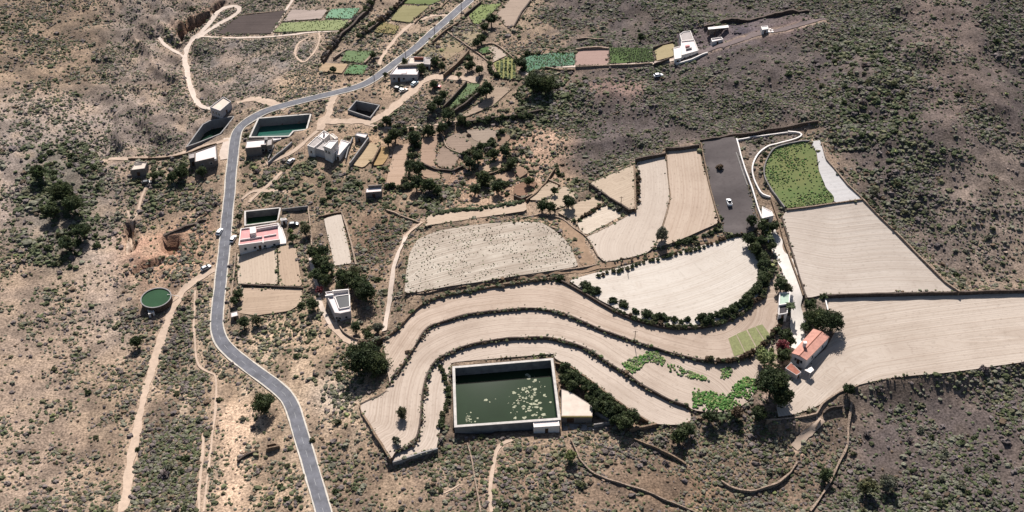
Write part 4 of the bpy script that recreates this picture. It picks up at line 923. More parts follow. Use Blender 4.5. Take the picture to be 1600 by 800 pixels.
# red roofed farmhouse
H = House('farm_house', 'white farmhouse with a salmon tiled roof and a white chimney among trees', 'house', (1268,552), lift=max(0.0, float(Hb(*P(1268,552)[:2]))+4.05-float(Hs(*P(1268,552)[:2]))))
q = H.loc([(1271,513.5),(1296.5,526),(1260.5,563),(1237,551.5)], 3.5); q = [Vector(p) for p in q]   # far corner, right, near, left
wq = inset(ccw(np.array([tuple(p) for p in q])), .18); m = MB(); m.prism(wq, -1.5, 3.45); m.build('wall', MAT['white'], H.root); H.q = wq; H.h = 3.4
for i, t in ((0, .3), (0, .7), (1, .3), (1, .75)): H.opening(i, t, 1.1, 1.0, 1.2)
H.opening(0, .5, .05, 1.0, 2.1, 'door')
rA = (q[0]+q[1])/2; rB = (q[3]+q[2])/2; hr = 4.0; m = MB(); ev = 3.5; tk = .16
def V3(p, z): return (p.x, p.y, z)
m.quad(V3(q[0],ev), V3(q[3],ev), V3(rB,hr), V3(rA,hr)); m.quad(V3(q[2],ev), V3(q[1],ev), V3(rA,hr), V3(rB,hr))
for a, b in ((q[0],q[3]),(q[3],rB),(rB,q[2]),(q[2],q[1]),(q[1],rA),(rA,q[0])):
    za = hr if a in (rA, rB) else ev; zb = hr if b in (rA, rB) else ev; m.quad(V3(a,za-tk), V3(b,zb-tk), V3(b,zb), V3(a,za))
m.quad(V3(q[0],ev-tk), V3(rA,hr-tk), V3(rB,hr-tk), V3(q[3],ev-tk)); m.quad(V3(q[2],ev-tk), V3(rB,hr-tk), V3(rA,hr-tk), V3(q[1],ev-tk))
rf = m.build('roof', MAT['tile'], H.root)
c = Vector(H.loc([(1256.5,541)], 3.9)[0]); m = MB(); m.box(c.x-.45, c.y-.45, 3.4, c.x+.45, c.y+.45, 5.6); m.box(c.x-.55, c.y-.55, 5.6, c.x+.55, c.y+.55, 5.75); m.build('chimney', MAT['white'], rf)
m = MB(); m.tube(V3(rA,hr+.02), V3(rB,hr+.02), .14, .14, 6); m.build('ridge', MAT['oldtile'], rf)
H = House('lean_to', 'brown tiled lean to at the near end of the salmon roofed farmhouse', 'shed', (1240,583), lift=.4)
H.block([(1227,575),(1236,566),(1252,581.5),(1245,586.5)], 2.3, 'render', 'oldtile', .05, .15); H.opening(0, .5, .05, .9, 1.9, 'door')
H = House('white_canopy', 'small white canopy standing on the ploughed field beside the farmhouse', 'canopy', (1265,586), lift=.4)
H.slab('roof', [(1257,578),(1268,573),(1272,578),(1266,583)], 2.3, 2.4, 'white', 2.4)
for px in ((1257.6,578),(1267.8,573.6),(1271.3,578),(1266,582.4)):
    x, y = H.loc([px], 2.3)[0]; m = MB(); m.tube((x, y, -1), (x, y, 2.3), .06, .06, 8); m.build('post', MAT['white'], H.root)
# green roofed annex by the drive
H = House('garden_house', 'small white walled building with a pale green flat roof beside the white drive', 'house', (1226,475))
H.block([(1218,457),(1235,456.5),(1233.5,474),(1217,476.5)], 2.8, 'white', 'greenroof', .4, .3); H.block([(1216.9,477.2),(1231,475.4),(1230.5,489),(1216.5,491.5)], 2.4, 'white', 'darkroof', .15)
H.opening(0, .5, .05, 1.0, 1.9, 'door')
H = House('field_shed', 'dark faced shed with a white roof strip among bushes in the middle', 'shed', (584,300))
H.block([(572,294),(597,291.5),(596,299),(571,301)], 2.8, 'block', 'whiteroof', .15); H.slab('parapet', [(575,289.5),(596,288),(596,289),(575,290.5)], 2.6, 4.0, 'block'); H.opening(0, .5, .05, 1.2, 1.9, 'door')
H = House('field_shed', 'pale shed with a wedge shaped roof below the side lane at the left', 'shed', (215,265))
H.block([(203,266),(212,251.5),(230,253.5),(226,263)], 3.2, 'block', 'creamroof', .3); H.slab('roof_light', [(210,255),(223,254),(221,257.5),(211,258.5)], 3.2, 3.3, 'void', 3.3); H.opening(0, .5, .05, 1.2, 2.0, 'door')
H = House('field_shed', 'white roofed shed at the lower end of the straight white yard wall', 'shed', (1199,338))
H.block([(1191,322.5),(1206,330),(1209,336.5),(1191,341)], 2.8, 'white', 'whiteroof', .15); H.opening(0, .5, .05, 1.2, 2.0, 'door')
H = House('cream_shed', 'wide low shed with a cream sheet roof and yellow edge beside the large reservoir', 'shed', (900,640))
H.block([(877,607.5),(892,612.5),(927,634.5),(925.5,650),(877,650)], 3.0, 'block', 'creamroof', .04, .2)
a, b, nn = H.edge(0); u = (b-a).normalized(); m = MB(); m.obox((a.x+nn.x*.003, a.y+nn.y*.003, 2.3), (u.x,u.y,0), (nn.x,nn.y,0), (b-a).length, .12, .75); m.build('fascia', MAT['yellow'], H.root)
H.opening(0, .3, .05, 2.2, 2.0, 'door')
H = House('pump_house', 'white flat roofed pump house built against the front wall of the large reservoir', 'shed', (853,672))
H.block([(833,659.5),(873,656.5),(874.5,665),(834,667.5)], 2.9, 'white', 'whiteroof', .15); H.opening(0, .5, .05, 1.0, 2.0, 'door')
H = House('roadside_hut', 'tiny grey roofed hut at the road bend below the brown plots', 'hut', (365,496))
H.block([(360,488.5),(371,485.5),(372.5,493),(360.5,496)], 2.0, 'block', 'whiteroof', .1); H.opening(0, .5, .05, .8, 1.6, 'door')
H = House('pump_house', 'tiny pink and white pump box at the foot of the round green tank', 'hut', (235,490))
H.block([(230,481.5),(238.5,480),(241,487.5),(232,491)], 1.7, 'white', 'creamroof', .1); H.opening(0, .5, .05, .7, 1.4, 'door')
H = House('ruin', 'little roofless ruin with a white lintel between the road bend and the bare earth', 'ruin', (428,698))
H.block([(415,694),(431,691),(437,696.5),(416,701)], .6, 'stone', 'void', 1.0, .4)
H = House('yard_hut', 'little white hut in the dirt yard right of the small reservoir', 'hut', (443,348))
H.block([(438,341),(447,340.5),(448,343),(438.5,344.5)], 2.3, 'white', 'greyroof', .15); H.opening(0, .5, .05, .9, 1.8, 'door')
# concrete apron by the reservoir, and the lower left corner hut slab
q = ccw(castz([(878,662),(927,664),(957,662),(962,668),(930,672),(880,673)], float(Hs(*P(915,667)[:2]))+.1)); m = MB(); m.prism(list(q), float(Hs(*P(915,667)[:2]))-1, float(Hs(*P(915,667)[:2]))+.12)
tag(m.build('pavement', MAT['concrete']), kind='structure')
# ------------------------------------------------------------------ vehicles
MAT['tyre'] = mat('tyre_rubber', (.02,.02,.02), var=.1, scale=5)
MAT['steel'] = mat('wheel_steel', (.4,.4,.42), rough=.4, var=.1, scale=5, metallic=.8)
MAT['lamp'] = mat('headlamp_glass', (.6,.6,.58), rough=.2, var=.05, scale=5)
MAT['redlamp'] = mat('tail_lamp', (.35,.02,.02), rough=.3, var=.05, scale=5)
def paint(n, c): return mat(n, c, rough=.35, var=.04, scale=1.5, spec=.5)
def loft(secs, m=0):
    """body from cross sections (x, half width bottom, half width top, z0, z1)"""
    b = MB(); k = 8
    for x, wb, wt, z0, z1 in secs:
        b.v += [(x,-wb*.9,z0),(x,-wb,z0+.15*(z1-z0)),(x,-wb,z0+.6*(z1-z0)),(x,-wt,z1),(x,wt,z1),(x,wb,z0+.6*(z1-z0)),(x,wb,z0+.15*(z1-z0)),(x,wb*.9,z0)]
    for i in range(len(secs)-1):
        for j in range(k): b.f.append((i*k+j, i*k+(j+1)%k, (i+1)*k+(j+1)%k, (i+1)*k+j)); b.m.append(m)
    b.f.append(tuple(range(k))); b.m.append(m); e = (len(secs)-1)*k; b.f.append(tuple(e+j for j in range(k-1,-1,-1))); b.m.append(m)
    return b
def car(px, py, rz, pm, label, kind='hatch', group=None):
    x, y, z = P(px, py, .4); z = float(HfMax(np.array([[x, y]]))[0])+.12
    r = empty('pickup_truck' if kind == 'pickup' else 'parked_car', (x, y, z), rz); tag(r, label, 'pickup' if kind == 'pickup' else 'car', group)
    loft([(-2.1,.74,.7,.38,.8),(-1.9,.84,.78,.28,.95),(-.6,.86,.8,.26,1.0),(.8,.86,.8,.26,.98),(1.7,.84,.72,.28,.84),(2.1,.72,.62,.36,.7)]).build('body', pm, r)
    if kind == 'pickup': cab = [(-.35,.78,.62,.97,1.0),(-.3,.78,.64,.97,1.58),(.55,.78,.62,.97,1.56),(1.15,.76,.66,.95,.99)]
    else: cab = [(-1.85,.76,.66,.93,.97),(-1.45,.78,.62,.95,1.42),(.25,.78,.62,.97,1.44),(1.0,.76,.66,.95,.99)]
    loft(cab).build('windows', MAT['glass'], r)
    x0, x1 = (-.28,.52) if kind == 'pickup' else (-1.4,.22)
    m = MB(); m.box(x0, -.6, 1.42 if kind != 'pickup' else 1.55, x1, .6, 1.48 if kind != 'pickup' else 1.62); m.build('roof', pm, r)
    if kind == 'pickup':
        m = MB(); m.box(-1.95,-.68,.96,-.45,.68,1.02); m.build('load_bed', MAT['darkroof'], r)
        m = MB(); m.box(-2.0,-.78,.96,-.45,-.68,1.22); m.box(-2.0,.68,.96,-.45,.78,1.22); m.box(-2.05,-.78,.96,-1.95,.78,1.22); m.build('bed_side', pm, r)
    for wx in (-1.25, 1.3):
        for wy in (-.78, .78):
            m = MB(); m.tube((0,-.1,0), (0,.1,0), .31, .31, 14); wh = m.build('wheel', MAT['tyre'], r, (wx, wy, .31))
            m = MB(); m.tube((0,-.11,0), (0,.11,0), .17, .17, 10); m.build('rim', MAT['steel'], wh)
    for wy in (-.52, .52):
        m = MB(); m.box(2.02,wy-.13,.55,2.1,wy+.13,.68); m.build('headlight', MAT['lamp'], r); m = MB(); m.box(-2.12,wy-.12,.62,-2.05,wy+.12,.76); m.build('tail_light', MAT['redlamp'], r)
    return r
PW = paint('white_car_paint', (.72,.72,.72)); PB = paint('pale_blue_car_paint', (.38,.52,.58)); PG = paint('grey_car_paint', (.3,.3,.32)); PD = paint('dark_car_paint', (.03,.035,.04)); PR = paint('red_car_paint', (.4,.06,.07)); PC = paint('cream_car_paint', (.6,.55,.48))
car(1139, 318, math.radians(92), PW, 'white pickup parked alone on the grey gravel yard', 'pickup')
car(343.5, 364, math.radians(80), PW, 'white car on the left verge of the road near the pink roofed house')
car(364.5, 375, math.radians(80), PW, 'white car between the road and the wall of the pink roofed house')
car(648, 131.5, math.radians(55), PB, 'pale blue car parked in front of the roadside house')
car(622, 139.5, math.radians(-20), PD, 'dark car left of the pale one on the dirt below the roadside house')
car(630.5, 142.5, math.radians(35), PC, 'cream car right of the dark one on the dirt below the roadside house')
car(455, 253, math.radians(60), PG, 'grey car parked under bushes below the rambling white house')
car(682, 136, math.radians(-15), PR, 'red and white car half hidden by plants beside the dirt track')
car(322, 476 if False else 420, math.radians(40), PG, 'grey car stopped at the mouth of the pale dirt track by the road')
car(230, 286, math.radians(15), PD, 'dark car with pale roof below the left lane')
car(1028.5, 119, math.radians(15), PW, 'white car on the dirt below the far strip fields')
car(459, 352, math.radians(10), PD, 'dark car with a white tarp in the dirt yard by the small reservoir')
# ------------------------------------------------------------------ poles
def pole(px, py, h, label, arms=True):
    x, y, _ = P(px, py); z = float(Hf(x, y)) if not _ else max(float(Hf(x, y)), _); z = _
    r = empty('utility_pole', (x, y, z)); tag(r, label, 'pole')
    m = MB(); m.tube((0,0,-1.5), (0,0,h), .14, .09, 8); m.build('post', MAT['wood'], r)
    if arms:
        m = MB(); m.box(-.7,-.06,h-.5,.7,.06,h-.38); a = m.build('crossarm', MAT['wood'], r)
        m = MB()
        for s in (-.6, 0, .6): m.tube((s,0,h-.38), (s,0,h-.2), .05, .04, 6)
        m.build('insulators', MAT['white'], a)
pole(991, 538, 6.2, 'thin pole standing on the ploughed terrace above the vegetable patch')
pole(981, 431, 2.4, 'short bare stake standing in the semicircular field', False)
pole(721, 19, 9.0, 'tall pole beside the upper end of the asphalt road')
pole(679, 52, 5.0, 'roadside pole halfway up the far straight of the road')
pole(634, 91, 5.0, 'roadside pole just above the two roofed house')
pole(585, 126, 5.0, 'roadside pole where the dirt track meets the road bend')
pole(970, 322, 4.5, 'thin pole in the small brown field left of the light strips')
pole(1166, 364, 3.0, 'thin white post at the lower end of the grey yard', False)

# ------------------------------------------------------------------ trees
LEAF = {}
for k, c in {'dark': (86,96,64), 'mid': (92,104,72), 'olive': (116,116,86), 'grey': (128,128,110), 'light': (146,158,106), 'lime': (142,150,96), 'red': (156,84,90), 'brown': (116,98,80), 'purple': (122,112,110), 'deep': (74,86,58), 'veg': (96,138,70)}.items():
    LEAF[k] = C(*c)
MAT['leaf'] = attr_mat('foliage', 'tint', rough=.75, lo=.75, hi=1.25, scale=1.2, spec=.15)
_t = MAT['leaf'].node_tree; _p = _t.nodes['Principled BSDF']; _tr = _t.nodes.new('ShaderNodeBsdfTranslucent'); _mx = _t.nodes.new('ShaderNodeMixShader'); _mx.inputs[0].default_value = .3
_t.links.new(_p.inputs['Base Color'].links[0].from_socket, _tr.inputs['Color']); _t.links.new(_p.outputs[0], _mx.inputs[1]); _t.links.new(_tr.outputs[0], _mx.inputs[2]); _t.links.new(_mx.outputs[0], _t.nodes['Material Output'].inputs[0])
MAT['scrubleaf'] = attr_mat('scrub_foliage', 'tint', rough=.85, lo=.75, hi=1.25, scale=1.2, spec=.1)
MAT['bark'] = mat('bark', S(110,92,78), var=.25, scale=3, bump=.4)
def ico_np(sub):
    import bmesh
    b = bmesh.new(); bmesh.ops.create_icosphere(b, subdivisions=sub, radius=1.0); b.verts.ensure_lookup_table()
    v = np.array([q.co[:] for q in b.verts]); f = np.array([[q.index for q in t.verts] for t in b.faces]); b.free(); return v, f
ICO1, ICO2 = ico_np(1), ico_np(2)
def crown_mesh(name, col, nclump=30, nleaf=36, leaf=.10, shape=(1, 1, .85), seed=0, spread=.16, taper=0.0):
    r = np.random.default_rng(seed); V = []; F = []; CC = []; n = 0
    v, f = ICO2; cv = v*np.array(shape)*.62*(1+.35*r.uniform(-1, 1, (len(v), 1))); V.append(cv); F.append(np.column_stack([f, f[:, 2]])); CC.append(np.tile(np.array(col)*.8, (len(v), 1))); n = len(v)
    for c in range(nclump):
        d = r.normal(size=3); d /= np.linalg.norm(d); d[2] = d[2] if d[2] > -.5 else -d[2]
        ce = d*np.array(shape)*r.uniform(.55, .95)
        if taper: ce[:2] *= 1-taper*(ce[2]/shape[2]+1)/2
        cr = r.uniform(.7, 1.3)*.27*(1-(taper*.5*(ce[2]/shape[2]+1)/2)); tint = np.array(col)*r.uniform(.62, 1.5)*np.array([r.uniform(.92, 1.1), 1, r.uniform(.85, 1.1)])
        p = r.normal(size=(nleaf, 3)); p /= np.linalg.norm(p, axis=1)[:, None]; pos = ce + p*cr*r.uniform(.5, 1.15, (nleaf, 1))
        a = r.normal(size=(nleaf, 3)); a /= np.linalg.norm(a, axis=1)[:, None]; q = np.cross(a, p + r.normal(size=(nleaf, 3))*.6); q /= np.linalg.norm(q, axis=1)[:, None]+1e-6
        s = leaf*r.uniform(.6, 1.4, (nleaf, 1))
        quad = np.stack([pos-a*s-q*s*.6, pos+a*s*.2-q*s*.7, pos+a*s, pos-a*s*.1+q*s*.8], 1)
        V.append(quad.reshape(-1, 3)); F.append(np.arange(4*nleaf).reshape(-1, 4)+n); n += 4*nleaf
        CC.append(np.repeat(tint*r.uniform(.8, 1.25, (nleaf, 1)), 4, 0))
    F[0] = F[0]
    fl = [list(q) if q[2] != q[3] else list(q[:3]) for q in np.vstack(F)]
    return np_mesh(name, np.vstack(V), fl, MAT['leaf'], colors=np.vstack(CC))
def trunk_mesh():
    b = MB(); b.tube((0,0,-.3), (.05,.02,.55), .085, .06, 8); b.tube((.05,.02,.5), (.3,.1,1.0), .045, .02, 6); b.tube((.05,.02,.5), (-.22,.2,1.05), .04, .02, 6); b.tube((.05,.02,.45), (.02,-.28,1.0), .04, .02, 6)
    return b.mesh('trunk', MAT['bark'])
TRUNK = trunk_mesh(); _cm = {}
def crown(kind, size, seed):
    cls = 'big' if size > 3.6 else ('mid' if size > 1.7 else 'small'); key = (kind, cls, seed % 3)
    if key not in _cm:
        nc, nl, lf = {'big': (64, 60, .055), 'mid': (34, 40, .09), 'small': (18, 22, .16)}[cls]
        _cm[key] = crown_mesh('crown', LEAF[kind], nc, nl, lf, (1, 1, .85), 17*len(_cm)+seed)
    return _cm[key]
def cypress(seed):
    key = ('cyp', seed % 2)
    if key not in _cm: _cm[key] = crown_mesh('crown', LEAF['dark'], 40, 34, .09, (.45, .45, 1.15), 90+seed, taper=.75)
    return _cm[key]
_tc = [0]
def tree(px, py, r, kind, label, hc=None, cat='tree', name='broadleaf_tree', group=None, sq=1.0):
    """px, py: middle of the crown in the photograph; r crown radius; hc height of the crown middle"""
    _tc[0] += 1; hc = hc if hc is not None else r*1.05+.5
    x, y, z = P(px, py, hc); z -= hc
    o = empty(name, (x, y, z), random.uniform(0, 6.28)); tag(o, label, cat, group)
    t = link('trunk', TRUNK, o); t.scale = (hc*1.2 if r < 4 else hc*.9,)*2+(hc*.95,)
    c = link('crown', crown(kind, r, _tc[0]) if name != 'cypress_tree' else cypress(_tc[0]), o, (0, 0, hc)); c.scale = (r, r*random.uniform(.9, 1.1), r*sq)
    return o
def bush(px, py, r, kind, label, group=None, cat='bush', name='garden_bush', sq=.85):
    _tc[0] += 1; x, y, z = P(px, py, r*.4)
    o = link(name, crown(kind, r, _tc[0]), None, (x, y, z)); o.scale = (r*random.uniform(.9,1.12), r*random.uniform(.9,1.12), r*sq); o.rotation_euler.z = random.uniform(0, 6.28)
    return tag(o, label, cat, group)
T = tree
T(565, 562, 6.2, 'deep', 'very large dark round tree at the left end of the ploughed terraces', 5.0)
T(588, 570, 4.4, 'dark', 'dark tree hugging the right side of the very large round tree', 3.6)
T(1300, 502, 4.0, 'deep', 'big dark tree behind the right end of the salmon roofed farmhouse')
T(1281, 498, 3.8, 'dark', 'dark tree in the middle of the clump behind the salmon roofed farmhouse')
T(1267, 477, 2.3, 'dark', 'small dark tree at the top of the clump by the white drive')
T(1264, 495, 2.2, 'mid', 'green tree left in the clump behind the farmhouse')
T(1260, 512, 2.0, 'mid', 'green tree touching the left gable of the salmon roofed farmhouse')
T(1207, 597, 5.4, 'deep', 'tall dark tree at the lower end of the farm between drive and ploughed field', 6.5)
T(1221, 620, 3.4, 'dark', 'dark tree just below the tall dark one at the lower end of the farm')
T(1197, 558, 3.4, 'light', 'pale blossoming tree beside the red flowering one')
T(1223, 541, 2.3, 'red', 'red flowering bougainvillea tree beside the white drive')
T(1229, 525, 2.6, 'dark', 'dark tree between the red flowering tree and the small white building')
T(1236, 533, 1.7, 'mid', 'green tree right of the red flowering one at the edge of the drive')
T(1225, 556, 2.5, 'dark', 'shaded tree below the red flowering one')
T(1221, 445, 2.6, 'mid', 'green tree above the small white walled building')
T(1230, 450, 1.8, 'olive', 'yellowish small tree right above the small white walled building')
T(1035, 366, 2.7, 'grey', 'lone grey green tree at the foot of the two light strips', 3.6, sq=1.25)
T(847, 322, 2.3, 'deep', 'left one of the two touching dark trees in the little fields')
T(860, 323, 2.1, 'dark', 'right one of the two touching dark trees in the little fields')
T(889, 315, 2.7, 'deep', 'single round dark tree in the middle of the little fields')
T(866, 298, 1.6, 'dark', 'small dark tree above the round one in the little fields')
T(827, 283, 2.0, 'dark', 'dark tree at the left edge of the little fields')
T(1110, 651, 2.2, 'deep', 'small round tree with clear shadow below the vegetable plot')
T(1187, 645, 2.6, 'dark', 'green tree at the foot of the tall dark farm tree')
T(1326, 609, 2.1, 'deep', 'round dark tree at the top of the pinkish dry wall')
T(1152, 645, 2.0, 'brown', 'reddish brown small tree beside the edge of the vegetable plot')
T(412, 630, 3.7, 'dark', 'single round tree beside the road on the dry slope')
T(628, 646, 1.8, 'olive', 'straggly upright olive green tree on the lowest left terrace', 2.6, sq=1.5)
T(619, 688, 1.5, 'grey', 'small sparse tree near the terrace tip', 1.8)
# drive head clump
for px, py, r, k, lb in [(1175, 345, 2.6, 'deep', 'dark pointed tree nearest the grey yard at the head of the drive'), (1192, 353, 3.2, 'dark', 'dark tree in the middle of the clump at the head of the drive'), (1209, 354, 2.6, 'deep', 'dark tree against the white roofed shed at the head of the drive'),
  (1170, 374, 3.0, 'deep', 'dark tree at the top end of the curving hedge'), (1180, 388, 3.0, 'dark', 'dark tree inside the upper bend of the curving hedge'), (1199, 366, 2.0, 'lime', 'yellow green tree among the dark ones at the head of the drive'), (1190, 376, 2.4, 'mid', 'green tree between the dark hedge and the white drive'), (1206, 385, 2.2, 'dark', 'small dark tree left of the white drive near its head')]:
    T(px, py, r*.84, k, lb)
# middle belt
mid = [(653, 262, 3.3, 'deep', 'dark tree at the upper end of the pair right of the long brown plot'), (651, 286, 3.6, 'deep', 'dark tree at the lower end of the pair right of the long brown plot'), (670, 290, 3.6, 'dark', 'broad green tree right of the dark pair beside the long brown plot'), (683, 297, 2.4, 'mid', 'low green tree at the right end of the group by the long brown plot'),
 (647, 214, 3.2, 'mid', 'bright round tree at the top of the brown plots'), (617, 211, 3.8, 'dark', 'spreading dark tree above the long brown plot'), (606, 220, 2.6, 'dark', 'dark tree left of the spreading one above the long brown plot'), (668, 203, 3.0, 'dark', 'dark tree behind the brown plots near the long dark wall'), (690, 200, 2.8, 'deep', 'dark tree at the left end of the long dark wall'),
 (746, 244, 3.2, 'dark', 'dark tree above the two small reddish plots'), (733, 254, 3.0, 'deep', 'dark tree left of the two small reddish plots'), (757, 278, 3.4, 'dark', 'dark tree below the upper reddish plot'), (778, 291, 3.4, 'deep', 'dark tree below the lower reddish plot'), (790, 236, 3.0, 'mid', 'green tree right of the upper reddish plot'), (772, 240, 2.8, 'dark', 'dark tree behind the upper reddish plot'), (798, 255, 2.6, 'dark', 'dark tree right of the lower reddish plot'), (742, 296, 2.6, 'mid', 'green tree left below the lower reddish plot'),
 (760, 141, 3.9, 'deep', 'big dark tree at the right end of the sunken green plot'), (733, 92, 2.3, 'deep', 'uppermost of the dark trees left of the bright green rows'), (737, 101, 2.3, 'dark', 'second highest of the dark trees left of the bright green rows'), (748, 109, 2.5, 'deep', 'rightmost of the dark trees left of the bright green rows'), (731, 104, 2.2, 'dark', 'lollipop tree with its own round shadow beside the tall wall'), (717, 117, 1.8, 'mid', 'small green tree at the bend of the dirt track'),
 (768, 31, 3.4, 'deep', 'round dark tree between the far green and brown fields at the top'), (757, 42, 2.6, 'dark', 'dark tree at the corner of the far green field'), (745, 66, 2.6, 'mid', 'green tree at the bend of the thin pale wall'), (752, 60, 2.6, 'dark', 'dark tree above the bend of the thin pale wall'),
 (836, 130, 5.0, 'deep', 'large dark tree hanging over the gully below the teal strip field'), (852, 133, 4.4, 'dark', 'dark tree right of the large one over the gully'), (841, 121, 3.8, 'grey', 'silver green tree above the large dark one over the gully'), (815, 99, 2.8, 'deep', 'dark tree at the left end of the teal strip field'), (1002, 58, 2.2, 'deep', 'dark tree behind the green strip field'),
 (692, 148, 2.4, 'dark', 'upper dark tree left of the sunken green plot'), (684, 158, 2.8, 'deep', 'middle dark tree left of the sunken green plot'), (675, 168, 2.6, 'dark', 'lower dark tree left of the sunken green plot'), (678, 131, 2.2, 'mid', 'green bush tree behind the red and white car'), (700, 178, 3.4, 'mid', 'green tree at the foot of the sunken green plot'), (720, 188, 2.6, 'dark', 'dark tree under the long dark wall'), (604, 187, 2.2, 'dark', 'dark tree beside the track right of the small tilted reservoir'),
 (658, 107, 2.8, 'mid', 'green tree against the right end of the roadside house'), (680, 96, 2.6, 'mid', 'green tree behind the white table by the roadside house'), (690, 103, 2.2, 'dark', 'dark tree right of the white table by the roadside house'), (631, 95, 1.8, 'mid', 'green tree between the road and the rear block of the roadside house'), (602, 117, 1.5, 'dark', 'small dark bush tree at the left corner of the roadside house'), (521, 109, 1.9, 'dark', 'round dark tree at the lower left far plot'), (583, 86, 2.0, 'dark', 'dark tree right of the upper far green plot'),
 (490, 396, 3.2, 'mid', 'green tree at the upper left of the grove left of the narrow pale plot'), (503, 393, 2.8, 'deep', 'dark tree at the upper right of the grove left of the narrow pale plot'), (499, 409, 3.6, 'dark', 'dark tree in the middle of the grove left of the narrow pale plot'), (510, 420, 3.4, 'mid', 'green tree at the right of the grove left of the narrow pale plot'), (496, 430, 3.2, 'mid', 'green tree at the left foot of the grove by the path'), (508, 438, 2.8, 'dark', 'dark tree at the right foot of the grove by the path'),
 (535, 431, 3.0, 'mid', 'green tree below the lower end of the narrow pale plot'), (548, 436, 3.6, 'dark', 'dark tree behind the farmhouse with the roof light'), (561, 444, 3.8, 'dark', 'broad dark tree right above the farmhouse with the roof light'), (571, 456, 4.4, 'deep', 'large dark tree right of the farmhouse with the roof light'), (553, 425, 2.8, 'olive', 'olive tree at the top of the group behind the farmhouse with the roof light'), (531, 446, 2.0, 'mid', 'low green tree touching the back of the farmhouse with the roof light'),
 (500, 453, 1.7, 'red', 'purple red flowering bush at the left corner of the farmhouse with the roof light'), (487, 475, 2.6, 'mid', 'green tree beside the path at the right end of the lowest brown plot'), (590, 512, 2.4, 'grey', 'grey green tree at the end of the white footpath'), (556, 511, 2.2, 'mid', 'green tree below the farmhouse with the roof light'), (572, 518, 1.8, 'olive', 'small olive tree inside the curved pale wall'),
 (477, 358, 2.8, 'olive', 'grey olive tree in the dirt yard by the small reservoir'), (457, 372, 1.9, 'mid', 'green tree at the right side of the pink roofed house'), (453, 362, 1.5, 'lime', 'yellow green tree by the white annex of the pink roofed house'), (373, 339, 1.7, 'dark', 'dark tree left of the small reservoir behind the pink roofed house'),
 (282, 271, 3.2, 'dark', 'dark tree on the slope below the side lane'), (270, 276, 2.8, 'mid', 'green tree left of the dark one below the side lane'), (315, 268, 2.6, 'mid', 'green tree in front of the block house at the lane corner'), (286, 262, 2.4, 'mid', 'green tree above the dark one below the side lane'), (241, 275, 2.0, 'dark', 'dark tree near the pale shed at the left'),
 (372, 460, 2.2, 'dark', 'dark tree at the left edge of the lowest brown plots'), (366, 470, 1.9, 'mid', 'green tree above the tiny roadside hut'), (380, 503, 2.4, 'mid', 'green bush tree below the tiny roadside hut'), (400, 500, 2.2, 'olive', 'olive bush tree below the lowest brown plot'),
 (213, 535, 2.6, 'dark', 'dark tree casting a long shadow at the left edge'), (1063, 680, 3.0, 'dark', 'wide dark bush tree below the lowest ploughed terrace'), (1076, 671, 2.4, 'mid', 'green bush tree above the wide dark one below the terrace'), (1365, 300, 2.4, 'grey', 'grey green bush tree beside the hillside field wall'), (575, 525, 2.0, 'mid', 'green tree near the white stones at the end of the footpath'),
 (1290, 742, 2.6, 'mid', 'bright green bush tree left of the pinkish dry wall'), (1357, 760, 3.0, 'olive', 'green bush tree on the purple slope at the lower right'), (1388, 755, 3.0, 'grey', 'pale bush tree on the purple slope at the lower right corner'), (892, 712, 2.2, 'lime', 'bright green bush tree by the top of the long pink dry wall')]
for px, py, r, k, lb in mid: T(px, py, r*.88, k, lb)
# beyond the margins of the photograph
for px, py, r in [(95, 300, 4.5), (115, 320, 4), (80, 330, 3.6), (60, 270, 3.5), (130, 360, 3.5), (105, 380, 3.2)]:
    T(px, py, r, 'dark' if r > 3.5 else 'mid', 'dark tree in the gully beyond the left lane', group='trees in the left gully')
# orchard triangle
for i, (px, py) in enumerate([(884, 577), (894, 588), (882, 593), (905, 594), (895, 603), (916, 603), (928, 611), (936, 621), (925, 624), (934, 634), (949, 622), (952, 633), (953, 645), (966, 641), (972, 652), (985, 651), (977, 662), (962, 656)]):
    T(px, py, random.uniform(1.9, 2.7), random.choice(['deep', 'dark', 'dark']), 'dark fruit tree in the shaded triangular orchard beside the large reservoir', group='orchard trees beside the reservoir')
# palms
def palm(px, py, h, label):
    x, y, z = P(px, py, h); z -= h; o = empty('palm_tree', (x, y, z)); tag(o, label, 'palm')
    m = MB(); m.tube((0,0,-.5), (.1,0,h), .26, .18, 8); m.build('trunk', MAT['bark'], o)
    m = []; V = []; F = []; CC = []; n = 0; r = np.random.default_rng(int(px))
    for k in range(20):
        a = k*2.4+r.uniform(-.2, .2); el = r.uniform(-.1, .9); L = r.uniform(1.9, 2.6); prev = None
        for j in range(6):
            t = j/5; d = L*t; zz = h+d*math.sin(el)-1.5*t*t*(1-.3*el); rr = d*math.cos(el); wd = .42*math.sin(math.pi*(.12+.85*t))
            c = np.array([math.cos(a)*rr, math.sin(a)*rr, zz]); s = np.array([-math.sin(a), math.cos(a), 0])*wd
            V += [c-s-np.array([0,0,.12]), c, c+s-np.array([0,0,.12])]
            tint = np.array(LEAF['mid'])*r.uniform(.7, 1.3); CC += [tint]*3
            if j: F += [(n-3, n, n+1, n-2), (n-2, n+1, n+2, n-1)]
            n += 3
    link('fronds', np_mesh('fronds', np.array(V), F, MAT['leaf'], colors=np.array(CC)), o)
palm(1236, 477, 4.5, 'palm with arching fronds beside the pale green roof on the white drive')
palm(1203, 372, 3.8, 'light green palm at the head of the white drive')
palm(1128, 652, 2.2, 'little palm right of the small round tree below the vegetable plot')
palm(1145, 649, 2.2, 'little palm at the curved lower edge of the vegetable plot')
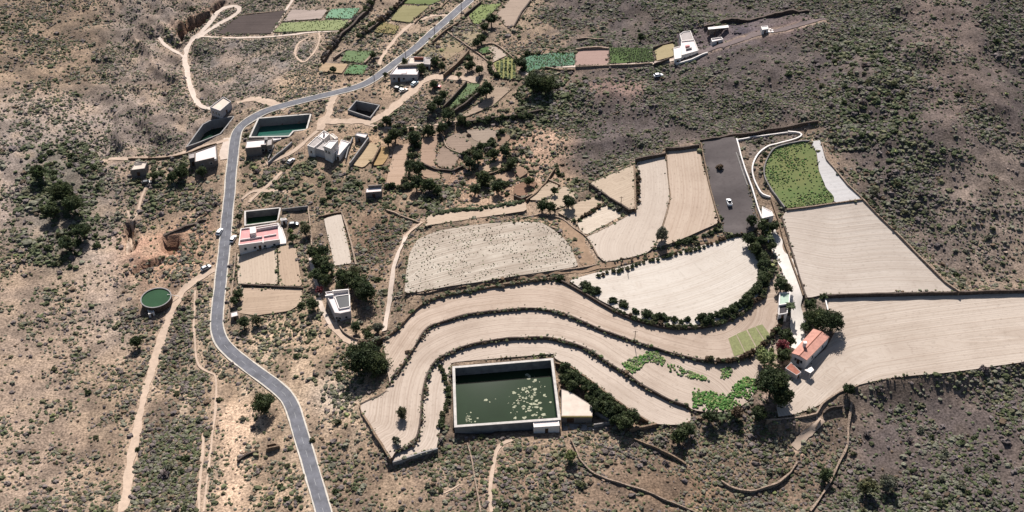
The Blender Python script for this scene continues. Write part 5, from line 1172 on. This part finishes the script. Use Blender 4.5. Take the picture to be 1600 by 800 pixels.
# hedges: every bush on its own
def hedge(line, step, r0, r1, kinds, label, group, off, jit=.5, name='hedge_bush', start=0, end=1):
    q = spline(cast(line, off, Hb)[:, :2], step); q = q[int(len(q)*start):max(1, int(len(q)*end))]
    for x, y in q:
        _tc[0] += 1; x += random.uniform(-jit, jit); y += random.uniform(-jit, jit); r = random.uniform(r0, r1)
        o = link(name, crown(random.choice(kinds), r, _tc[0]), None, (x, y, float(Hb(x, y))+off+r*.35)); o.scale = (r, r*random.uniform(.9, 1.15), r*random.uniform(.75, .95)); o.rotation_euler.z = random.uniform(0, 6)
        tag(o, label, 'bush', group)
hedge([(1175,378),(1188,396),(1193,414),(1191,435),(1180,455),(1162,474),(1140,488),(1115,497),(1092,501)], 2.3, 1.5, 2.3, ['deep','dark','dark'], 'rounded dark bush in the thick hedge curving round the semicircular field', 'dark hedge round the semicircular field', 4.9)
hedge([(1199,400),(1205,420),(1201,440),(1189,462),(1168,482),(1143,497),(1112,507),(1080,511),(1045,510),(1010,503),(985,496),(960,485)], 1.9, .8, 1.3, ['olive','brown','mid','dark'], 'low olive brown shrub on the terrace wall just outside the dark hedge', 'shrubs on the wall below the dark hedge', 4.5)
for px, py, r in [(1053,500,1.7),(1033,495,2.0),(1022,497,1.8),(1010,491,2.1),(993,488,1.7),(974,476,1.9),(957,470,1.7),(931,456,2.2),(915,447,2.1),(922,452,1.8),(1041,500,1.5),(1074,500,1.5),(874,436,1.9),(1064,503,1.3)]:
    bush(px, py, r, random.choice(['deep','dark']), 'separate rounded bush on the lower edge of the semicircular field', 'spaced bushes below the semicircular field')
hedge([(935,431),(965,424),(1000,413),(1030,405),(1060,396),(1090,388),(1115,380),(1140,371),(1160,366)], 1.8, .7, 1.1, ['brown','dark','olive'], 'low brownish shrub along the upper edge of the semicircular field', 'shrubs along the upper edge of the semicircular field', 5.0)
bush(1125, 263, 1.7, 'brown', 'dry brown heap of brushwood on the grey yard above the pickup')
for px, py in [(1059,381),(1068,378),(1077,376),(1085,372),(1100,368),(1110,364),(1118,359),(1124,352),(1127,342)]:
    bush(px, py, random.uniform(1.0, 1.5), 'dark', 'small dark bush lining the foot of the wider light strip', 'bushes at the foot of the wider light strip')
hedge([(1219,488),(1217,505),(1208,522),(1190,541),(1165,556),(1138,563),(1105,562)], 1.7, .8, 1.3, ['brown','olive','dark'], 'reddish brown shrub in the low curved hedge below the striped seedbeds', 'low hedge below the striped seedbeds', 3.8)
hedge([(997,268),(996,290),(997,315)], 1.8, .8, 1.1, ['dark','brown'], 'dark shrub along the left edge of the narrower light strip', 'shrubs along the narrower light strip', 5.9)
hedge([(898,347),(915,337),(932,328),(946,318)], 1.8, .7, 1.1, ['dark','brown'], 'dark shrub on the bank between the two largest little fields', 'shrubs between the little fields', 5.0)
hedge([(1197,285),(1190,270),(1189,250),(1200,235)], 2.2, .6, 1.0, ['grey','dark'], 'grey shrub in the strip between the white channel and the green field', 'shrubs between channel and green field', 5.3)
hedge([(584,-4),(570,18),(552,36),(533,52),(520,70),(505,92)], 2.6, 1.2, 2.0, ['dark','brown','purple'], 'dark shrub on the left overgrown bank between the farthest fields', 'shrubs on the left far bank', 1.0)
hedge([(631,-2),(617,12),(600,27),(588,36),(575,46),(560,58)], 2.6, 1.1, 1.8, ['dark','brown','purple'], 'dark shrub on the middle overgrown bank between the farthest fields', 'shrubs on the middle far bank', 1.0)
hedge([(690,575),(699,600),(699,625),(694,648),(689,668)], 1.9, .8, 1.2, ['dark','olive'], 'dark shrub along the left wall of the large reservoir', 'shrubs left of the large reservoir', 1.4)
for ln, lb, gp in [([(601,294),(618,292),(640,292)], 'dark shrub at the foot of the long brown plot', 'shrubs at the foot of the long brown plot'),
  ([(649,222),(645,240),(640,262),(636,284)], 'dark shrub between the long brown plot and the reddish plots', 'shrubs right of the long brown plot'),
  ([(687,203),(672,208),(656,213)], 'dark shrub along the upper edge of the brown middle plots', 'shrubs above the brown middle plots'),
  ([(724,246),(742,234),(762,227),(786,206)], 'dark shrub along the right edge of the brown middle plots', 'shrubs right of the brown middle plots'),
  ([(742,276),(760,273),(790,263)], 'dark shrub on the bank between the two small reddish plots', 'shrubs between the small reddish plots'),
  ([(757,290),(785,291),(816,286)], 'dark shrub below the lower small reddish plot', 'shrubs below the lower reddish plot'),
  ([(868,263),(884,278),(905,290),(925,305),(946,324)], 'dark shrub in the shaded gully behind the little fields', 'shrubs in the shaded gully'),
  ([(640,205),(625,200),(600,196),(585,202)], 'dark shrub under the dirt track above the long brown plot', 'shrubs above the long brown plot'),
  ([(850,176),(830,181),(800,184),(770,189),(735,193),(705,197)], 'dark shrub growing along the foot of the long dark wall', 'shrubs along the long dark wall'),
  ([(712,170),(728,160),(745,147),(760,136)], 'dark shrub on the right bank of the sunken green plot', 'shrubs beside the sunken green plot'),
  ([(774,122),(768,108),(762,100)], 'dark shrub beside the bright green rows', 'shrubs beside the bright green rows'),
  ([(808,97),(822,88),(842,84)], 'dark shrub along the upper edge of the teal strip field', 'shrubs above the teal strip field')]:
    hedge(ln, 2.3, .9, 1.9, ['dark','dark','mid','deep','olive'], lb, gp, .2, 1.1)
# ------------------------------------------------------------------ small scrub clumps as one mesh each
def clumps(name, pts, rad, cols, mtl, sq=.75, big=False, seed=1):
    """many jagged low shrubs in one mesh: pts Nx3 (ground), rad N, cols Nx3"""
    r = np.random.default_rng(seed); v0, f0 = ICO2 if big else ICO1; nv, N = len(v0), len(pts)
    tem = [v0*(1+(.42 if big else .3)*r.uniform(-1, 1, (nv, 1))) for _ in range(12)]
    tt = np.array(tem)[r.integers(0, 12, N)]; a = r.uniform(0, 6.28, N); ca, sa = np.cos(a)[:, None], np.sin(a)[:, None]
    x = tt[..., 0]*ca-tt[..., 1]*sa; y = tt[..., 0]*sa+tt[..., 1]*ca
    sx = r.uniform(.8, 1.3, (N, 1)); V = np.stack([x*rad[:, None]*sx, y*rad[:, None], (tt[..., 2]*sq+.3)*rad[:, None]], 2)+pts[:, None, :]
    F = (f0[None]+(np.arange(N)*nv)[:, None, None]).reshape(-1, 3)
    cc = cols[:, None, :]*r.uniform(.72, 1.3, (N, nv, 1))
    return np_mesh(name, V.reshape(-1, 3), F, mtl, colors=cc.reshape(-1, 3))
def pal(n, weights, seed=0):
    r = np.random.default_rng(seed); ks = list(weights); p = np.array([weights[k] for k in ks], float); p /= p.sum()
    c = np.array([LEAF[k] for k in ks])[r.choice(len(ks), n, p=p)]; return c*r.uniform(.7, 1.35, (n, 1))
def plants(label, poly, off, spacing, r0, r1, weights, jit=.35, rows=None, seed=3, keep_=1.0, name='crop_plants', clump=1.2):
    q = cast(poly, off, Hb)[:, :2]; r = np.random.default_rng(seed); x0, y0 = q.min(0); x1, y1 = q.max(0)
    dx, dy = (spacing, spacing) if rows is None else rows
    gx, gy = np.meshgrid(np.arange(x0, x1, dx), np.arange(y0, y1, dy)); gx = gx.ravel()+r.uniform(-jit, jit, gx.size); gy = gy.ravel()+r.uniform(-jit, jit, gy.size)
    k = poly_in(gx, gy, q) & (r.random(gx.size) < keep_*np.clip(.75+clump*fbm(gx, gy, 6, seed)-.2*(clump-1.2), .02 if clump > 2 else .15, 1)); gx, gy = gx[k], gy[k]
    n = len(gx); p = np.column_stack([gx, gy, np.maximum(Hb(gx, gy)+off, 0*gx-99)])
    tag(link(name, clumps(name, p, r.uniform(r0, r1, n), pal(n, weights, seed)*.9, MAT['scrubleaf'], seed=seed)), label, 'plants', kind='stuff')
fp = {f[0]: f for f in FIELDS}
GW = {'mid': 3, 'lime': 2, 'light': 1}
plants('patchy green and yellowing crop in the curved field on the right', fp['G1'][1], 5.6, .6, .15, .36, {'veg': 3, 'mid': 2, 'lime': 2, 'light': 1}, keep_=.8, clump=1.8, seed=5)
plants('bright green crop rows beside the dark trees on the far side', fp['T10'][1], .3, 1, .45, .7, {'mid': 3, 'lime': 2}, .15, (1.9, 1.0), 6)
plants('dense teal green crop in the first strip field', fp['T12'][1], .4, .8, .2, .4, {'veg': 2, 'grey': 2, 'mid': 2}, seed=7, keep_=.85)
plants('dark green crop in the last strip field', fp['T14'][1], .5, 1.1, .25, .45, {'mid': 3, 'dark': 1}, .15, (.8, 1.0), 8)
plants('green crop in the sunken walled plot', fp['T16'][1], -.4, .8, .15, .35, GW, seed=9, keep_=.6)
plants('green crop in the upper far plot', fp['T5'][1], .3, .9, .18, .38, GW, seed=10, keep_=.6)
plants('bright green crop in the lower far plot', fp['T6'][1], .3, .9, .18, .38, GW, seed=11, keep_=.7)
plants('pale teal crop in the farthest left plot', fp['T2'][1], .3, 1.0, .18, .38, {'mid': 2, 'light': 2}, seed=12, keep_=.6)
plants('yellow green crop beside the darkest field', fp['T1'][1], .3, 1.0, .15, .35, {'lime': 1, 'light': 2}, seed=13, keep_=.5)
plants('green crop in the far right field at the top', fp['T7'][1], .3, 1.0, .2, .42, {'lime': 3, 'mid': 2}, seed=14, keep_=.5)
plants('mixed yellow and brown crop in the far middle plot', fp['T4'][1], .3, .9, .2, .42, {'lime': 2, 'brown': 2, 'mid': 1}, seed=15, keep_=.6)
plants('small round green plot of crop', fp['T9'][1], .3, 1.2, .3, .55, GW, seed=16)
VP = [[(972,568),(985,561),(1000,556),(1012,550),(1026,548),(1040,563),(1035,571),(1020,566),(1008,566),(1000,577),(988,585),(980,578)], [(1043,569),(1060,570),(1075,580),(1100,587),(1110,596),(1085,592),(1060,586),(1044,580)], [(1126,578),(1140,573),(1146,580),(1138,590),(1125,594),(1127,585)]]
for i, q in enumerate(VP): plants('sprawling pale green vegetable plants on the bare terrace', q, 2.75, .42, .22, .5, {'light': 3, 'veg': 2, 'grey': 1}, seed=20+i)
plants('dense green vegetables in the curved corner plot', [(1081,606),(1105,610),(1127,616),(1140,612),(1150,598),(1165,589),(1180,593),(1183,604),(1173,620),(1157,634),(1137,641),(1105,642),(1083,637)], 2.75, .4, .22, .5, {'veg': 5, 'lime': 1, 'light': 1}, seed=25, keep_=1.0, clump=2.0)
MAT['bed'] = mat('seedbed_green', S(158,160,110), var=.2, scale=1.5)
for q in [[(1138,529),(1150,523),(1164,552),(1147,557)], [(1151,522),(1166,516),(1181,543),(1165,551)], [(1168,515),(1180,511),(1194,533),(1182,542)], [(1181,510),(1191,507),(1203,523),(1195,532)]]:
    c = cast(q, 3.8, Hb); me = np_mesh('seedbed', [(x, y, z+.08) for x, y, z in c], [[3, 2, 1, 0]], MAT['bed']); tag(link('seedbed', me), kind='structure')
plants('tufts of dry weeds dotted over the grey field', fp['F5'][1], 5.2, 1.0, .07, .26, {'brown': 2, 'olive': 2, 'grey': 3, 'light': 1}, .6, None, 28, .9, 'field_weeds', 1.8)
# weeds along the terrace walls
def weeds(line, off, n, r0, r1, wts, label, side=-.5, seed=1, spread=.5):
    q = spline(cast(line, off, Hb)[:, :2], .5); r = np.random.default_rng(seed); i = r.integers(0, len(q), n); nn = normals2(q)
    p = q[i]+nn[i]*(side+r.normal(0, spread, (n, 1)))+r.normal(0, .2, (n, 2))
    k = fbm(p[:,0], p[:,1], 8, seed) > -.35; p = p[k]
    pts = np.column_stack([p, Hb(p[:,0], p[:,1])+off]); tag(link('wall_weeds', clumps('wall_weeds', pts, r.uniform(r0, r1, len(p)), pal(len(p), wts, seed), MAT['leaf'], seed=seed)), label, 'weeds', kind='stuff')
WW = {'dark': 2, 'olive': 1, 'brown': 2, 'grey': 1}
weeds(LINE_A, 4.6, 330, .25, .7, WW, 'weeds hanging on the wall under the brown footpath', seed=31)
weeds(LINE_B, 3.4, 480, .2, .55, WW, 'weeds on the upper thin terrace wall', seed=32)
weeds(LINE_C, 2.3, 480, .2, .55, WW, 'weeds on the lower thin terrace wall', seed=33)
weeds([(921,286),(938,297),(955,309),(984,328)], 5.0, 120, .3, .8, WW, 'weeds below the tall dark field wall', seed=34)
weeds([(668,337),(700,332),(760,326),(820,316)], 5.0, 160, .4, .9, {'dark': 2, 'mid': 2, 'olive': 1}, 'weeds along the top of the narrow sandy field', side=.6, seed=35)
weeds([(1346,307),(1375,337),(1400,361)], 5.8, 60, .3, .7, WW, 'weeds by the hillside field wall', side=.8, seed=36)

ep = []
for f in FIELDS:
    q = np.vstack([fieldw[f[0]], fieldw[f[0]][:1]]); q = resample(q, .45); ep.append(np.column_stack([q, np.full(len(q), f[2])]))
ep = np.vstack(ep); r = np.random.default_rng(60); ep[:, :2] += r.normal(0, .45, (len(ep), 2)); k = (fbm(ep[:,0], ep[:,1], 7, 210) > -.05) & (r.random(len(ep)) < .8); ep = ep[k]
tag(link('field_edge_weeds', clumps('field_edge_weeds', np.column_stack([ep[:, :2], Hb(ep[:,0], ep[:,1])+ep[:, 2]-.1]), r.lognormal(-1.45, .45, len(ep)), pal(len(ep), {'brown': 2, 'olive': 3, 'dark': 2, 'grey': 2}, 61), MAT['scrubleaf'], seed=62)), 'ragged dry weeds along the edges of the fields', 'weeds', kind='stuff')
# ------------------------------------------------------------------ scrub
dens = np.full(XX.shape, .38); green = np.full(XX.shape, .3); dark = np.full(XX.shape, .25); size = np.full(XX.shape, .62)
def zone(pl, d=None, g=None, dk=None, sz=None, wob=3):
    k = blur(gmask(PL(pl), wob, 77), 4)
    for arr, val in ((dens, d), (green, g), (dark, dk), (size, sz)):
        if val is not None: arr[:] = arr*(1-k)+val*k
zone(HILL, .85, .18, .42, .60)
zone([(870,180),(1000,150),(1250,130),(1270,185),(1100,213),(930,270),(880,230)], .95, .08, .3, .52)
zone([(905,130),(960,120),(1010,128),(1020,145),(990,155),(920,152)], .08)
zone([(1060,60),(1140,30),(1290,20),(1250,52),(1120,92)], .04)
zone([(1290,200),(1420,200),(1420,350),(1340,290)], .5, .35, .35, .85)
zone([(1300,60),(1420,60),(1420,200),(1290,190)], .62, .35, .55, .85)
zone([(170,-40),(500,-40),(520,150),(340,175),(330,240),(170,250)], .62, .08, .35, .5)
zone([(310,62),(500,58),(520,100),(440,130),(350,140),(315,100)], .95, .02, .3, .45)
zone([(200,250),(355,250),(345,340),(300,350),(230,350),(200,300)], .34, .5, .5, .8)
zone([(370,260),(500,250),(600,270),(650,330),(560,330),(480,320),(375,310)], .42, .65, .6, .9)
zone([(600,295),(700,300),(690,330),(660,345),(600,320)], .6, .8, .6, 1.0)
zone([(690,300),(820,260),(900,270),(900,300),(800,315),(700,325)], .3, .5, .5, .7)
zone([(730,205),(850,180),(870,200),(830,260),(800,300),(740,300),(725,240)], .4, .75, .7, 1.0)
zone([(820,205),(865,198),(880,225),(850,255),(825,245)], .10, .3, .3, .5)
zone([(865,262),(905,280),(960,322),(945,347),(925,315),(895,295),(868,285)], 1.0, .3, .9, .85)
zone([(790,110),(930,110),(900,170),(860,180),(790,175)], .45, .4, .75, .9)
zone([(545,335),(635,335),(625,390),(600,480),(560,500),(560,420)], .55, .3, .35, .6)
zone([(170,440),(335,430),(335,640),(300,820),(170,820)], .8, .3, .4, .62)
zone([(240,600),(310,600),(310,820),(210,820)], 1.0, .3, .4, .64)
zone([(338,640),(380,625),(392,700),(385,820),(335,820)], .05, .3, .3, .5)
zone([(395,640),(450,640),(480,820),(390,820)], .35, .4, .45, .7)
zone([(300,500),(338,520),(380,570),(430,620),(400,640),(330,640)], .42, .35, .35, .6)
zone([(370,490),(480,480),(545,520),(560,640),(480,640),(400,560)], .38, .4, .4, .65)
zone([(470,640),(620,730),(900,690),(900,830),(500,830)], .68, .3, .45, .6)
zone([(650,720),(880,690),(890,740),(860,820),(660,820)], .62, .22, .5, .6)
zone([(890,690),(1100,665),(1280,655),(1330,640),(1330,830),(890,830)], .62, .2, .4, .56)
zone([(1330,600),(1420,590),(1700,560),(1700,850),(1290,850),(1320,720)], .68, .15, .4, .64)
zone([(200,370),(280,365),(284,402),(250,412),(205,428)], .02); zone([(1240,700),(1290,655),(1260,690)], .05)
zone([(560,265),(690,265),(700,300),(560,300)], .5, .6, .6, .9); zone([(560,205),(620,205),(600,260),(545,262)], .06); zone([(600,120),(680,115),(640,150),(570,190),(520,170)], .10)
zone([(690,195),(790,195),(780,215),(700,240)], .2); zone([(1170,600),(1235,590),(1236,640),(1180,650)], .02)
zone([(1215,400),(1262,465),(1292,470),(1300,510),(1250,560),(1195,560)], .03)
zone([(690,-30),(840,-30),(830,60),(780,60),(740,40),(640,95),(620,90)], .25, .4, .4, .7)
zone([(10,230),(150,220),(170,380),(110,460),(30,400)], .55, .6, .7, 1.0)
zone([(1405,-40),(1505,-40),(1550,180),(1480,210),(1430,150)], .35); zone([(1470,260),(1640,230),(1640,450),(1500,450),(1430,380)], .3); zone([(120,380),(195,370),(196,560),(120,560)], .12)
bl = slab | cutm | (roadd < 2.9) | (trackd < .4)
for nm in NOSLAB: bl &= ~gmask(fieldw[nm])
hmask = np.zeros(XX.shape, bool)
for o in COL.objects:
    if o.type == 'EMPTY' and o.get('category') in ('house', 'shed', 'hut', 'ruin', 'reservoir', 'water tank', 'canopy'):
        for c in o.children:
            if c.name.split('.')[0] in ('wall', 'roof') and c.type == 'MESH':
                v = np.array([q.co[:2] for q in c.data.vertices])+np.array(o.location[:2]); lo, hi = v.min(0)-.6, v.max(0)+.6
                hmask |= (XX > lo[0]) & (XX < hi[0]) & (YY > lo[1]) & (YY < hi[1])
bl |= hmask
patch = np.clip(.55+1.5*fbm(XX, YY, 14, 120)+.8*vnoise(XX, YY, 5, 130), .05, 1.6)
dens = np.where(bl, 0, dens*patch*3.2); size *= .88
vis = gmask(castz([(-90,-60),(1690,-60),(1690,860),(-90,860)], 0)); dens[~vis] = 0
r = np.random.default_rng(55); DM = 3.2; area = (gx1-gx0)*(gy1-gy0); N0 = int(area*DM)
x = r.uniform(gx0, gx1, N0); y = r.uniform(gy0, gy1, N0); ii = np.clip(((x-gx0)/G+.5).astype(int), 0, nx-1); jj = np.clip(((y-gy0)/G+.5).astype(int), 0, ny-1)
k = r.random(N0)*DM < dens[jj, ii]; x, y, ii, jj = x[k], y[k], ii[k], jj[k]; N = len(x)
gr = np.clip(green[jj, ii]*.75+.7*fbm(x, y, 25, 140), 0, 1); dk = np.clip(dark[jj, ii]+.6*fbm(x, y, 18, 150), 0, 1)
u = r.random(N); cols = np.empty((N, 3)); dry = pal(N, {'grey': 4, 'purple': 3, 'olive': 2, 'brown': .7}, 1); grn = pal(N, {'mid': 2, 'olive': 3, 'grey': 2, 'lime': .3}, 2); drk = pal(N, {'dark': 3, 'deep': .7, 'mid': 1, 'purple': 1}, 3)
isg = u < gr; cols[:] = dry; cols[isg] = grn[isg]; isd = r.random(N) < dk*.72; cols[isd] = drk[isd]
cols = cols*.8+soil[jj, ii]*.1; rad = size[jj, ii]*r.lognormal(-.3, .36, N); rad = np.clip(rad, .18, 2.2); z = Hf(x, y)-.05
# the nearest and largest 300 stand as shrubs of their own
dx_, dy_ = x, y; pz = cp*(dy_)+sp*(CAMZ-z); pxs = 800+FPX*x/pz; pys = 400-FPX*(sp*dy_-cp*(CAMZ-z))/pz
inside = (pxs > 60) & (pxs < 1560) & (pys > 0) & (pys < 800)
big = np.argsort(-(rad/pz)*inside)[:300]; rest = np.ones(N, bool); rest[big] = False
for i in big:
    kd = ('dark' if isd[i] else 'mid' if isg[i] else random.choice(['grey', 'purple', 'olive'])); _tc[0] += 1
    o = link('scrub_bush', crown(kd, 1.5, _tc[0]), None, (x[i], y[i], z[i]+rad[i]*.3)); rr = float(rad[i]); o.scale = (rr, rr, rr*.75); o.rotation_euler.z = random.uniform(0, 6)
    tag(o, {'dark': 'larger dark green shrub among the dry hillside scrub', 'mid': 'larger fresh green shrub among the dry hillside scrub', 'grey': 'larger grey shrub among the dry hillside scrub', 'purple': 'larger purple grey shrub among the dry hillside scrub', 'olive': 'larger olive shrub among the dry hillside scrub'}[kd], 'shrub', 'larger ' + kd + ' shrubs in the scrub')
far = rest & (rad >= .7); near = rest & (rad < .7)
for mk, nm, bg_ in ((far, 'scrub', True), (near, 'scrub', False)):
    tag(link(nm, clumps('scrub', np.column_stack([x, y, z])[mk], rad[mk], cols[mk], MAT['scrubleaf'], .7, bg_, 5)), 'dry grey and green scrub covering the slopes' if bg_ else 'low dry tufts and small scrub covering the slopes', 'scrub', kind='stuff')
print('SCRUB', N, 'far', far.sum(), 'objects', len(COL.objects))
# pale stones lying on the bare ground
k2 = 16000; x = r.uniform(gx0, gx1, k2*3); y = r.uniform(gy0, gy1, k2*3); ii = np.clip(((x-gx0)/G+.5).astype(int), 0, nx-1); jj = np.clip(((y-gy0)/G+.5).astype(int), 0, ny-1)
ok = vis[jj, ii] & ~bl[jj, ii] & (r.random(len(x)) < np.clip(.45+1.5*fbm(x, y, 12, 160), 0, 1)); x, y, ii, jj = x[ok], y[ok], ii[ok], jj[ok]
tag(link('stones', clumps('stones', np.column_stack([x, y, Hf(x, y)-.05]), r.lognormal(-1.5, .5, len(x)), soil[jj, ii]*r.uniform(.9, 1.7, (len(x), 1)), MAT['soil'], .6, False, 9)), 'pale stones lying loose on the dry ground', 'stones', kind='stuff')
